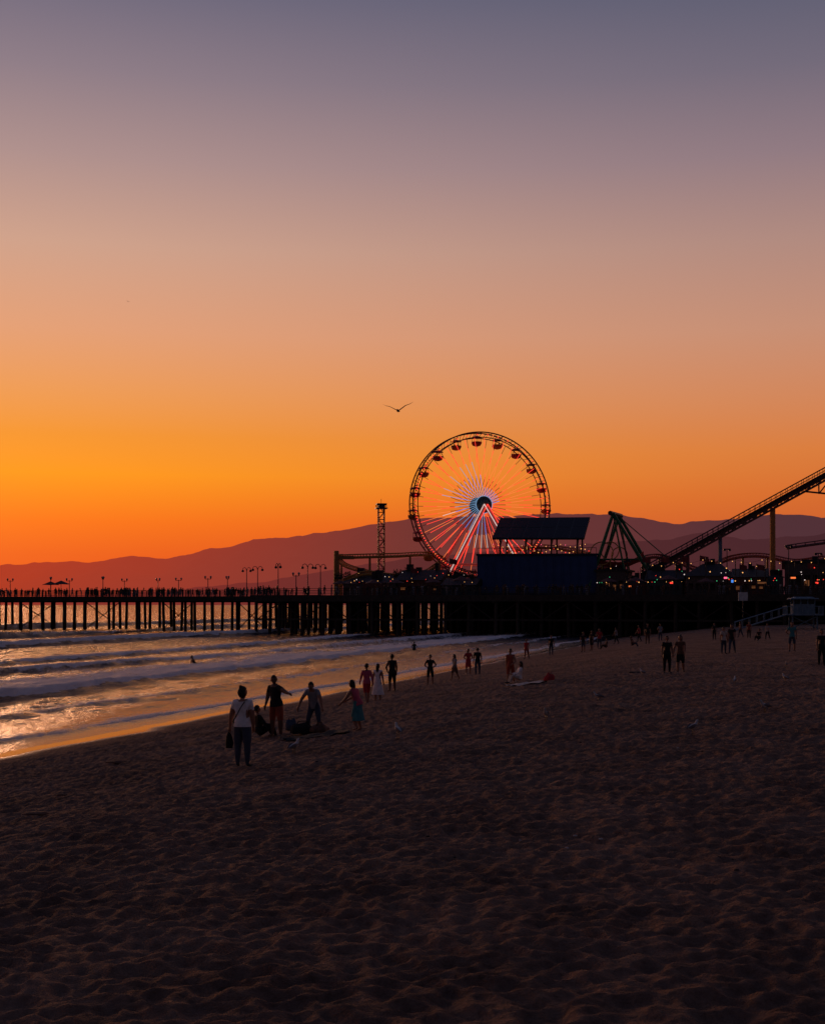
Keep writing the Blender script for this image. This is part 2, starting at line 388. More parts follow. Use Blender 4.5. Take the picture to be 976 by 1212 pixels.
for i in range(40):
    a=i*math.pi/20
    for sy in(-1,1):
        a2=a+sy*0.03
        hub=Vector((0.9*math.cos(a2+0.25*sy),sy*1.7,0.9*math.sin(a2+0.25*sy))); end=Vector(((RW-.9)*math.cos(a2),sy*1.0,(RW-.9)*math.sin(a2)))
        deg=math.degrees(a)%360
        segs=[0,0.2,0.40,0.62,0.85,1.0]
        if sy<0:
            if 165<deg<285: mm=[3,random.choice([3,2]),random.choice([1,3,4]),random.choice([4,4,5]),random.choice([4,5])]; rr=0.045
            elif 90<deg<=165: mm=[3,2,random.choice([3,4]),random.choice([4,5]),4]; rr=0.04
            elif 15<deg<=90: mm=[2,4,5,5,4]; rr=0.04
            else: mm=[4,4,5,4,4]; rr=0.05
        else: mm=[0,0,5,4,0]; rr=0.045
        for k in range(5):
            d.beam(hub.lerp(end,segs[k]),hub.lerp(end,segs[k+1]),rr,mm[k],4)
d.build('spokes',[mat('spoke_steel',(0.35,0.22,0.20),0.4),Lwht,Lblu,Lcy,Lred,Lor],fw)
d=MB()
d.tube([(0,-2.6,0),(0,-2.3,0),(0,2.3,0),(0,2.6,0)],[0.5,0.9,0.9,0.5],0,16)
for y in(-1.75,1.75): d.tube([(0,y-.15,0),(0,y+.15,0)],[1.55,1.55],0,24)
d.tube([(1.6*math.cos(a*math.pi/16),-1.95,1.6*math.sin(a*math.pi/16)) for a in range(32)],0.05,1,5,closed=True)
for a in range(0,360,45): d.beam((0,-2.35,0),(1.3*math.cos(R(a)),-1.95,1.3*math.sin(R(a))),0.1,0,5)
d.build('hub',[mat('hub_grey',(0.12,0.16,0.16),0.5),Lcy],fw)
zb=DECK-wz(598,236)
d=MB()
for sy in(-1,1):
    for sx in(-1,1):
        top=Vector((0,sy*2.45,0)); bot=Vector((sx*9.8,sy*4.6,zb))
        d.tube([top,bot],[0.38,0.48],0,8)
        if sy<0:
            for off,mi in((-0.34,2),(0.34,1)):
                o_=Vector((off,-0.45,0)); d.tube([top+o_,bot.lerp(top,0.15)+o_],0.07,mi,4)
    d.beam((-6.3,sy*3.85,zb*0.65),(6.3,sy*3.85,zb*0.65),0.16,0,6)
    d.beam((-9.8,sy*4.6,zb+.2),(9.8,sy*4.6,zb+.2),0.2,0,6)
for sx in(-1,1): d.box((sx*9.8,0,zb+0.3),(1.8,11,0.6),0)
d.build('support_legs',[mat('leg_paint_glow',(0.55,0.30,0.28),0.5,emit=(1,0.08,0.05),es=0.10),Lred,Lwht],fw)  # leg paint carries faint red emission standing in for LED light on it
d=MB()
for g in range(20):
    a=g*2*math.pi/20+math.pi/2+0.06; cx_,cz_=(RW-0.35)*math.cos(a),(RW-0.35)*math.sin(a)
    d.beam((cx_,-1.1,cz_),(cx_,1.1,cz_),0.07,1,5)
    mi=0 if g%2==0 else 2
    N=12
    def ring(r,z): return [(cx_+r*math.cos(2*math.pi*k/N),r*math.sin(2*math.pi*k/N),cz_+z) for k in range(N)]
    prof=[(0.02,-0.2),(0.55,-0.32),(1.0,-0.55),(1.02,-0.62),(0.05,-0.5)]
    vs=[];fs=[]
    for r,z in prof: vs+=ring(r,z)
    for i in range(4):
        for k in range(N): fs.append((i*N+k,i*N+(k+1)%N,(i+1)*N+(k+1)%N,(i+1)*N+k))
    d.add(vs,fs,mi)
    vs=[];fs=[]
    prof=[(0.95,-1.35),(1.0,-1.4),(0.98,-1.65),(0.75,-2.05),(0.3,-2.2),(0.01,-2.2)]
    for r,z in prof: vs+=ring(r,z)
    for i in range(5):
        for k in range(N): fs.append((i*N+k,i*N+(k+1)%N,(i+1)*N+(k+1)%N,(i+1)*N+k))
    d.add(vs,fs,mi)
    for k in range(4):
        t=k*math.pi/2+.78; d.beam((cx_+.9*math.cos(t),.9*math.sin(t),cz_-.6),(cx_+.93*math.cos(t),.93*math.sin(t),cz_-1.4),0.035,1,4)
    if g%2: 
        for q in(-.35,.35): d.ball((cx_+q,0,cz_-1.2),(0.14,0.13,0.17),1); d.tube([(cx_+q,0,cz_-1.85),(cx_+q,0,cz_-1.3)],[0.22,0.2],1,6)
d.build('gondolas',[redp,steel,mat('gondola_yellow',(0.5,0.16,0.03),0.45)],fw)
# ---------------------------------------------------------------- rides and buildings
dt=empty('drop_tower',(wx(451,240),240,DECK),R(10)); hT=wz(598,240)-DECK
d=MB(); w_=0.55
for sx in(-1,1):
    for sy in(-1,1): d.beam((sx*w_,sy*w_,0),(sx*w_,sy*w_,hT),0.1,0,5)
nn=13
for i in range(nn):
    z0,z1=i*hT/nn,(i+1)*hT/nn; s_=1 if i%2 else -1
    for sy in(-1,1):
        d.beam((-w_*s_,sy*w_,z0),(w_*s_,sy*w_,z1),0.06,0,4); d.beam((sy*w_,-w_*s_,z0),(sy*w_,w_*s_,z1),0.06,0,4)
        d.beam((-w_,sy*w_,z1),(w_,sy*w_,z1),0.05,0,4)
d.build('lattice_mast',[mat('tower_orange',(0.28,0.08,0.05),0.5)],dt)
d=MB(); d.box((0,0,hT-0.6),(2.2,2.2,0.18)); d.box((0,0,hT+0.2),(1.9,1.9,0.22)); d.box((0,0,hT-.2),(1.3,1.3,.5))
for sx in(-1,1):
    for sy in(-1,1): d.beam((sx*.85,sy*.85,hT-.6),(sx*.85,sy*.85,hT+.2),0.07,0,4)
d.beam((0,0,hT),(0,0,hT+1.2),0.04,0,4)
d.build('crown',[steel],dt)
d=MB(); d.box((0,0,2.2),(3.0,3.0,0.5)); 
for k in range(4):
    a=k*math.pi/2
    for q in(-.8,0,.8):
        x=1.6*math.cos(a)-q*math.sin(a); y=1.6*math.sin(a)+q*math.cos(a); d.box((x,y,2.9),(0.5,0.5,1.2),1,a)
d.build('seat_ring',[steel,redp],dt)
def catmull(pts,n=10):
    P=[Vector(p) for p in pts]; P=[P[0]*2-P[1]]+P+[P[-1]*2-P[-2]]; out=[]
    for i in range(1,len(P)-2):
        for k in range(n):
            t=k/n; a,b,c,e=P[i-1],P[i],P[i+1],P[i+2]
            out.append(0.5*((2*b)+(c-a)*t+(2*a-5*b+4*c-e)*t*t+(3*b-a-3*c+e)*t**3))
    out.append(P[-2]); return out
def track(mb,pts,mr=0,ms=1,support=6,n=10,base=DECK):
    c=catmull(pts,n); Lr=[];Rr=[];Sp=[]
    for i,p in enumerate(c):
        t=(c[min(i+1,len(c)-1)]-c[max(i-1,0)]); t.normalize(); s_=Vector((t.y,-t.x,0))
        if s_.length<1e-3: s_=Vector((1,0,0))
        s_.normalize(); Lr.append(p+s_*0.5); Rr.append(p-s_*0.5); Sp.append(p-Vector((0,0,0.55)))
    mb.tube(Lr,0.1,mr,5); mb.tube(Rr,0.1,mr,5); mb.tube(Sp,0.24,mr,6)
    for i in range(0,len(c),1):
        mb.beam(Lr[i],Sp[i],0.05,mr,4); mb.beam(Rr[i],Sp[i],0.05,mr,4); mb.beam(Lr[i],Rr[i],0.05,mr,4)
    if support:
        for i in range(0,len(c),support):
            p=Sp[i]
            if p.z>base+0.6: mb.tube([(p.x,p.y,base),p],[0.26,0.2],ms,7)
def W(px,py,d_): return (wx(px,d_),d_,wz(py,d_))
rc=empty('roller_coaster')
d=MB()
track(d,[W(400,657,226),W(430,656,226),W(470,655,228),W(505,654,232),W(525,662,238),W(515,676,246),W(480,680,250),W(440,676,248),(W(410,668,242)),W(400,660,234),W(402,656,228)],0,1,12)
track(d,[W(520,664,222),W(500,676,222),W(470,680,220),W(435,676,219),W(415,682,219),W(402,690,220)],0,1,9)
d.tube([W(398,690,224.5)[:2]+(DECK,),W(398,652,224.5)],[0.55,0.45],1,8)
d.box(W(408,660,225),(3.2,1.0,0.6),1)
track(d,[W(600,650,240),W(640,645,240),W(680,650,238),W(702,660,232),W(690,668,226)],0,1,10)
track(d,[W(695,664,225),W(720,672,222),W(750,662,221),W(775,656,222),W(800,662,224),W(830,672,225),W(865,658,222),W(900,655,218),W(940,662,214),W(975,658,210)],2,1,8)
d.build('low_track',[yel,mat('support_ochre',(0.38,0.17,0.05),0.5),mat('track_red',(0.40,0.09,0.05),0.5)],rc)
d=MB()
A=Vector(W(758,680,212)); B=Vector(W(985,556,206)); 
dirv=(B-A); Lh=dirv.length; dirn=dirv.normalized(); side=Vector((dirn.y,-dirn.x,0)).normalized()*0.9; upv=Vector((0,0,1))
C=B+dirn*9
N=46
for sgn in(-1,1):
    d.beam(A+side*sgn,C+side*sgn,0.17,0,5); d.beam(A+side*sgn-upv*1.1,C+side*sgn-upv*1.1,0.17,0,5)
    d.beam(A+side*sgn*1.6+upv*1.05,C+side*sgn*1.6+upv*1.05,0.05,3,4); d.beam(A+side*sgn*1.6+upv*0.1,C+side*sgn*1.6+upv*0.1,0.12,3,4); d.beam(A+side*sgn*1.6+upv*0.55,C+side*sgn*1.6+upv*0.55,0.035,3,4)
    for i in range(N+1):
        p=A.lerp(C,i/N); d.beam(p+side*sgn*1.6,p+side*sgn*1.6+upv*1.05,0.04,3,4)
        if i<N:
            q=A.lerp(C,(i+1)/N); a_,b_=(p,q) if i%2 else (q,p)
            d.beam(a_+side*sgn,b_+side*sgn-upv*1.1,0.09,0,4); d.beam(p+side*sgn,p+side*sgn-upv*1.1,0.07,0,4)
    o_=side*sgn*0.9; a1,c1=A+o_,C+o_; 
    d.add([a1-upv*.1,c1-upv*.1,c1-upv*.75,a1-upv*.75],[(0,1,2,3)],0)
for i in range(N+1):
    p=A.lerp(C,i/N); d.beam(p+side*1.6,p-side*1.6,0.06,0,4); d.beam(p+side-upv*1.1,p-side-upv*1.1,0.06,0,4)
for sgn in(-1,1):
    a_=A+side*sgn*1.05+upv*.12;b_=A+side*sgn*1.6+upv*.12;c_=C+side*sgn*1.6+upv*.12;e_=C+side*sgn*1.05+upv*.12
    lo=Vector((0,0,-.06)); d.add([a_,b_,c_,e_,a_+lo,b_+lo,c_+lo,e_+lo],[(0,1,2,3),(7,6,5,4),(0,4,5,1),(1,5,6,2),(2,6,7,3),(3,7,4,0)],3)
track(d,[C,C+Vector((5,-.3,2.2)),C+Vector((11,1,2.4)),C+Vector((17,6,-2)),C+Vector((18,16,-9)),C+Vector((8,24,-13)),C+Vector((-8,26,-15.5))],0,1,9)
def col(px,py,dd,r,mi): d.tube([(wx(px,dd),dd,DECK),(wx(px,dd),dd,wz(py,dd))],[r,r*.9],mi,10)
col(914,601,207.5,0.5,1); col(852,634,209.3,0.36,2)
p=A.lerp(B,0.98)
for sgn in(-1,1): d.tube([(p.x+sgn*0.3,p.y+sgn*2.2,DECK),p+side*sgn-upv*1.2],[0.35,0.3],0,8)
for q in(0.12,0.25): 
    p=A.lerp(B,q); d.tube([(p.x,p.y,DECK),p-upv*1.2],[0.3,0.3],0,8)
p=A.lerp(B,0.86); q=A.lerp(B,1.0)
d.beam(p-upv*1.1,q-upv*4.0,0.16,0,5); d.beam(q-upv*4,q+dirn*7-upv*1.1,0.16,0,5); d.beam(q-upv*4.0,q-upv*1.1,0.13,0,5); p=A.lerp(B,.93); d.beam(p-upv*2.7,p-upv*1.1,.12,0,5); d.beam(p-upv*2.7,q-upv*1.1,.12,0,5)
d.build('lift_hill',[mat('truss_brown',(0.20,0.10,0.09),0.6),mat('column_orange',(0.60,0.22,0.05),0.5),mat('column_blue',(0.14,0.19,0.27),0.5),steel],rc)
sc_=empty('solar_canopy'); d=MB()
dz=218.0
TL=Vector(W(592,613,dz+7));TR=Vector(W(698,612,dz+3));BL=Vector(W(582,637,dz));BR=Vector(W(691,637,dz-4))
nv=(TR-TL).cross(BL-TL).normalized(); 
if nv.z<0: nv=-nv
def pt(u,v): return TL.lerp(TR,u).lerp(BL.lerp(BR,u),v)
d.add([pt(0,0),pt(1,0),pt(1,1),pt(0,1)]+[pt(0,0)-nv*.3,pt(1,0)-nv*.3,pt(1,1)-nv*.3,pt(0,1)-nv*.3],[(0,1,2,3),(7,6,5,4),(0,4,5,1),(1,5,6,2),(2,6,7,3),(3,7,4,0)],1)
for i in range(6):
    for j in range(2):
        u0,u1=(i+.04)/6,(i+.96)/6; v0,v1=(j+.04)/2,(j+.96)/2; o_=nv*.03
        d.add([pt(u0,v0)+o_,pt(u1,v0)+o_,pt(u1,v1)+o_,pt(u0,v1)+o_],[(0,1,2,3)],0)
d.build('panels',[solar,steel],sc_)
d=MB()
for u in(0.08,0.36,0.64,0.92):
    for v in(0.1,0.9):
        p=pt(u,v)-nv*.3; d.beam((p.x,p.y,DECK),p,0.16,0,6)
    d.beam(pt(u,0.1)-nv*.35,pt(u,.9)-nv*1.6,0.1,0,5); 
for v in(0.1,0.9): d.beam(pt(0,v)-nv*.45,pt(1,v)-nv*.45,0.12,0,5)
d.build('posts',[steel],sc_)
d=MB()
for i in range(20):
    u=i/19; p=pt(u,0.85); d.ball((p.x,p.y,p.z-1.6-0.5*math.sin(u*math.pi*4)**2),0.07,0 if i%5 else 1,6,4)
for i in range(22):
    d.ball(W(600+i*4.6,652+2.5*math.sin(i*.9),dz+1),0.09,0 if i%3 else 2,6,4)
d.build('string_lights',[Lwarm,Lpink,Lred],sc_)
def dbuild(name,px0,px1,ytop,dd,depth,wall,roof,kind='flat',nw=4,lit=0.4,z0=DECK):
    x0,x1=wx(px0,dd),wx(px1,dd); w=x1-x0; h=wz(ytop,dd)-z0
    e=empty(name,((x0+x1)/2,dd,z0),RZ); m=MB(); rh=0 if kind=='flat' else min(h*0.4,w*0.3)
    hw=h-rh
    m.box((0,depth/2+.2,hw/2),(w,depth-.4,hw))
    zz=hw*0.62
    m.box((0,-.1,(hw+zz)/2),(w,.6,hw-zz)); m.box((0,-.1,0.45),(w-.02,.596,0.9))
    for i in range(nw+1):
        m.box((-w/2+w*i/nw*(1-0.4/w)+.2,-.12,zz/2),(0.4,.66,zz))
    m.build('walls',[wall],e)
    m=MB()
    for i in range(nw):
        if random.random()<lit: m.box((-w/2+w*(i+.5)/nw,0.17,0.9+(zz-.9)*random.uniform(.3,.5)),(w/nw-.5,.02,(zz-1.0)*random.uniform(.4,.8)))
    if m.v: m.build('lit_openings',[Lwin],e)
    m=MB()
    if kind=='flat': m.box((0,depth/2,hw+.15),(w+.8,depth+1.2,.3)); m.box((0,depth/2,hw+.45),(w*.5,depth*.5,.3))
    elif kind=='gable':
        m.add([(-w/2-.4,-.7,hw),(w/2+.4,-.7,hw),(w/2+.4,depth+.5,hw),(-w/2-.4,depth+.5,hw),(-w/2-.4,depth/2,h),(w/2+.4,depth/2,h)],[(0,1,5,4),(2,3,4,5),(0,4,3),(1,2,5),(3,2,1,0)])
    elif kind=='hip':
        m.add([(-w/2-.4,-.7,hw),(w/2+.4,-.7,hw),(w/2+.4,depth+.5,hw),(-w/2-.4,depth+.5,hw),(-w/5,depth/2,h),(w/5,depth/2,h)],[(0,1,5,4),(2,3,4,5),(0,4,3),(1,2,5),(3,2,1,0)])
    elif kind=='cone':
        N=12; vs=[((w/2+.4)*math.cos(2*math.pi*k/N),depth/2+(w/2+.4)*math.sin(2*math.pi*k/N),hw) for k in range(N)]+[(0,depth/2,h)]
        m.add(vs,[(k,(k+1)%N,N) for k in range(N)]+[tuple(range(N-1,-1,-1))]); m.beam((0,depth/2,h),(0,depth/2,h+1.2),.04)
    for _ in range(3):
        x=random.uniform(-.4,.4)*w; hh=random.uniform(.4,1.3); m.box((x,depth*.5,h+hh/2-rh*.3),(random.uniform(.4,1.2),.8,hh+rh*.5))
    m.build('roof',[roof],e)
    return e
nb=empty('navy_pavilion',(wx(635,211),211,DECK),R(-5)); wN=wx(705,211)-wx(565,211); hN=wz(657,211)-DECK
d=MB(); d.box((0,4,hN/2),(wN,8,hN)); 
for i in range(15): d.box((-wN/2+wN*i/14,-.06,hN/2),(0.14,.12,hN))
d.build('walls',[navy],nb)
d=MB(); d.box((0,4,hN+.12),(wN+.5,8.6,.24)); d.box((0,-.1,0.5),(wN+.1,.3,.25)); d.build('parapet',[mat('navy_trim',(0.02,0.03,0.06),0.5)],nb)
d=MB()
for i in range(15): d.beam((-wN/2+wN*i/14,.2,hN+.24),(-wN/2+wN*i/14,.2,hN+1.2),.04,0,4)
d.beam((-wN/2,.2,hN+1.2),(wN/2,.2,hN+1.2),.045,0,4); d.build('roof_rail',[steel],nb)
pav=mat('pavilion_red',(0.12,0.04,0.035),0.8); pav2=mat('pavilion_teal',(0.04,0.06,0.07),0.8)
dbuild('arcade_building',405,470,678,216,9,stucco,roofm,'hip',6,0.15)
dbuild('food_booth',470,522,674,214,8,pav,roofm,'gable',5,0.3)
dbuild('ticket_booth',524,562,684,209,6,pav2,roofm,'gable',4,0.3)
dbuild('carousel_pavilion',430,452,683,208,4,pav,roofm,'cone',3,0.0)
dbuild('shop_building',706,740,676,209,9,stucco,roofm,'flat',4,0.2)
dbuild('snack_kiosk',742,764,684,206,4,pav,roofm,'cone',3,0.3)
dbuild('game_booth',766,806,674,203,8,pav2,roofm,'gable',5,0.2)
dbuild('restaurant_building',812,866,666,200,12,stucco,roofm,'hip',6,0.2)
dbuild('gift_shop',868,905,672,196,10,pav,roofm,'gable',4,0.2)
dbuild('souvenir_kiosk',908,926,678,194,4,pav2,roofm,'cone',3,0.3)
dbuild('pier_entrance_building',930,1010,666,192,12,stucco,roofm,'flat',8,0.2)
dbuild('harbor_office',1020,1120,655,185,14,stucco,roofm,'hip',8,0.3)
def umb():
    m=MB(); m.beam((0,0,0),(0,0,2.5),.04,1,6); N=10
    vs=[(1.5*math.cos(2*math.pi*k/N),1.5*math.sin(2*math.pi*k/N),2.1+.05*(k%2)) for k in range(N)]+[(0,0,2.75)]
    m.add(vs,[(k,(k+1)%N,N) for k in range(N)],0); m.tube([(0,0,0),(0,0,.08)],[.3,.3],1,8); return m.mesh('market_umbrella',[mat('umbrella_canvas',(0.12,0.05,0.05),0.9),steel])
um=umb()
for px,b in((402,4),(415,6),(442,3),(468,5),(512,4),(546,3),(60,18.5),(72,20),(720,4),(752,5),(790,3),(835,4)):
    best=min(range(-2800,1500),key=lambda q:abs(CX+F*pf(q/10,b,0)[0]/pf(q/10,b,0)[1]-px))/10
    x,y,_=pf(best,b,0); link('market_umbrella',um,(x,y,DECK),random.random()*6,sc=random.uniform(.9,1.15))
def flag(h):
    m=MB(); m.tube([(0,0,0),(0,0,h)],[.07,.035],0,6); vs=[];fs=[]
    for i in range(7):
        for j in (0,1): vs.append((i*.22,.1*math.sin(i*1.2),h-.1-j*.85-.04*i))
    for i in range(6): fs.append((2*i,2*i+1,2*i+3,2*i+2))
    m.add(vs,fs,1); return m.mesh('flagpole',[steel,mat('flag_cloth',(0.25,0.05,0.05),0.9)])
fl=[flag(6.5),flag(5)]
for px,dd in((486,216),(532,214),(708,212),(760,207),(782,205),(806,203),(828,201),(875,197),(895,196),(925,193),(955,190)):
    link('flagpole',random.choice(fl),(wx(px,dd),dd,DECK),random.uniform(-.6,.6))
sw=empty('swing_ride'); d=MB(); ax,ay,az=W(722,609,214)
for dy,dx in((-3,0),(3,2.0)):
    ap=Vector((ax+dx,ay+dy,az))
    d.tube([ap,(ap.x-4.6,ay+dy*1.2,DECK)],[0.26,0.34],0,8); d.tube([ap,(ap.x+8.2,ay+dy*1.2,DECK)],[0.26,0.34],0,8)
    d.tube([ap,(ap.x+2.6,ay+dy*1.2,DECK)],[0.14,0.18],0,6)
    d.beam(ap.lerp(Vector((ap.x-4.6,ay,DECK)),.55),ap.lerp(Vector((ap.x+8.2,ay,DECK)),.55),0.12,0,6)
d.beam((ax-.6,ay-3.6,az),(ax+2.4,ay+3.6,az),0.4,1,8)
d.tube([(ax+1,ay,az),(ax+15,ay-2,DECK+1.5)],[0.09,0.09],0,5)
d.build('a_frames',[grn,steel],sw)
d=MB(); bz=az-9
for s_ in(-1,1):
    d.beam((ax+1,ay,az),(ax+1+s_*2.2,ay,bz+.4),0.12,1,6)
secs=[(-4.6,1.9,.1),(-3.6,.9,.8),(-2,0.2,1.1),(0,0,1.2),(2,0.2,1.1),(3.6,.9,.8),(4.6,1.9,.1)]
vs=[];fs=[]
for x,z,w in secs: vs+=[(ax+1+x,ay-w,bz+z+.9),(ax+1+x,ay-w*.6,bz+z),(ax+1+x,ay+w*.6,bz+z),(ax+1+x,ay+w,bz+z+.9)]
for i in range(len(secs)-1):
    for k in range(3): fs.append((i*4+k,i*4+k+1,i*4+k+5,i*4+k+4))
d.add(vs,fs,0); d.build('boat',[redp,steel],sw)
hp=empty('coaster_helix'); d=MB()
for k,(px,py,r) in enumerate(((712,655,1.9),(722,652,1.5),(733,657,1.3))):
    x,y,z=W(px,py,211+k*1.5); d.tube([(x+r*math.cos(a*math.pi/12),y+0.3*a/12,z+r*math.sin(a*math.pi/12)) for a in range(24)],0.1,0,5,closed=True)
    d.beam((x,y,DECK),(x,y,z-r),.12,0,5)
d.build('hoops',[yel],hp)
for px,py,dd in((933,646,188),(968,655,186),(742,664,206),(860,650,198)):
    m=MB(); x=wx(px,dd); h=wz(py,dd)-DECK
    m.tube([(0,0,0),(0,0,h)],[0.11,0.06],0,8); m.box((0,0,h),(1.1,.25,.16),0); 
    for q in(-.4,.4): m.box((q,-.1,h-.18),(.34,.3,.2),0)
    o=m.build('light_mast',[steel]); o.location=(x,dd,DECK)
d=MB()
pts=[W(765,666,199),W(800,663,198),W(835,660,196),W(870,662,193),W(905,660,190),W(940,662,188),W(980,658,186)]
for a,b in zip(pts[:-1],pts[1:]):
    a=Vector(a);b=Vector(b); cp=[]
    for i in range(11):
        t=i/10; p=a.lerp(b,t)-Vector((0,0,1.0*4*t*(1-t)*.6)); cp.append(p)
        if i in(2,5,9): d.ball(p-Vector((0,0,.12)),0.07,1,6,4)
    d.tube(cp,0.02,0,4)
    d.beam((a.x,a.y,DECK),a,0.08,0,5)
p=pts[-1]; d.beam((p[0],p[1],DECK),p,0.08,0,5)
d.build('string_lights',[steel,Lwarm])
d=MB()
for k in range(60):
    bx=random.uniform(0,1); dd=212-26*bx-0.6; px=705+270*bx; py=random.choice([random.uniform(670,696),random.uniform(684,694)])
    x,y,z=W(px,py,dd-3.2); z=max(z,DECK+2.2)
    d.beam((x,y,DECK),(x,y,z),.03,0,4); d.ball((x,y,z),random.uniform(.05,.1),random.choice([1,1,2,2,3,4]),6,4)
for k in range(26):
    px=random.uniform(405,562); x,y,z=W(px,random.uniform(676,694),204.5); z=max(z,DECK+2.2)
    d.beam((x,y,DECK),(x,y,z),.03,0,4); d.ball((x,y,z),random.uniform(.04,.08),random.choice([1,1,2,4]),6,4)
d.build('lantern_posts',[steel,Lwarm,Lred,Lgrn,Lwht])
def sign(name,px,py,dd,w,h,m):
    mb=MB(); mb.box((0,0,0),(w,.25,h),0); mb.box((0,-.16,0),(w*.8,.04,h*.7),1); z=wz(py,dd)-DECK
    for sx in(-.35,.35): mb.box((w*sx,.0,-(z)/2-h/4),(.12,.12,z-h/2),0)
    o=mb.build(name,[steel,m]); o.location=(wx(px,dd),dd,wz(py,dd))
sign('neon_sign',858,684,190,.6,0.4,Lpink); sign('neon_sign',866,688,190,0.4,0.6,Lblu); sign('neon_sign',938,684,184,.9,.35,Lor)
sign('neon_sign',794,690,196,0.6,.35,Lred); sign('neon_sign',901,690,188,1.6,.4,Lwin); sign('neon_sign',966,690,183,.5,.35,Lred); sign('neon_sign',745,694,203,.5,.3,Lor)
mb=MB(); mb.box((0,0,0),(1.1,.1,1.0),0); mb.box((0,0,-2.0),(.12,.1,3.0),1); o=mb.build('notice_board',[white,steel]); o.location=(wx(879,150),150,wz(706,150))
leafm=mat('foliage',(0.045,0.055,0.03),0.9)
def leaves(mb,c,r,n,sz,mi):
    for _ in range(n):
        v=Vector((random.gauss(0,1),random.gauss(0,1),random.gauss(0,1))).normalized()*random.random()**.4
        p=Vector(c)+Vector((v.x*r[0],v.y*r[1],v.z*r[2])); a=Vector((random.gauss(0,1),random.gauss(0,1),random.gauss(0,1))).normalized(); b=a.orthogonal().normalized()
        mb.add([p-a*sz,p+b*sz*.6,p+a*sz,p-b*sz*.6],[(0,1,2,3)],mi)
for px,dd in((408,222),(418,222),(433,224),(462,221),(478,220),(495,224),(512,222),(540,220),(555,222)):
    m=MB(); h=random.uniform(3.4,5.0)
    m.tube([(0,0,0),(.1,0,h*.4),(.0,.1,h*.7)],[.18,.13,.07],1,6)
    for k in range(5):
        a=k*1.3; q=(math.cos(a)*h*.3,math.sin(a)*h*.3,h*(.7+.06*k)); m.beam((0.05,0,h*.45),q,.05,1,4); leaves(m,q,(h*.22,h*.22,h*.16),90,.16,0)
    o=m.build('tree',[leafm,wood]); o.location=(wx(px,dd),dd,DECK)
m=MB()
for i in range(160):
    x=random.uniform(120,520); y=600+random.uniform(-40,60); leaves(m,(x,y,sand_z(x,y)+random.uniform(2,8)),(9,6,5),26,1.1,0)
m.build('distant_trees',[leafm])
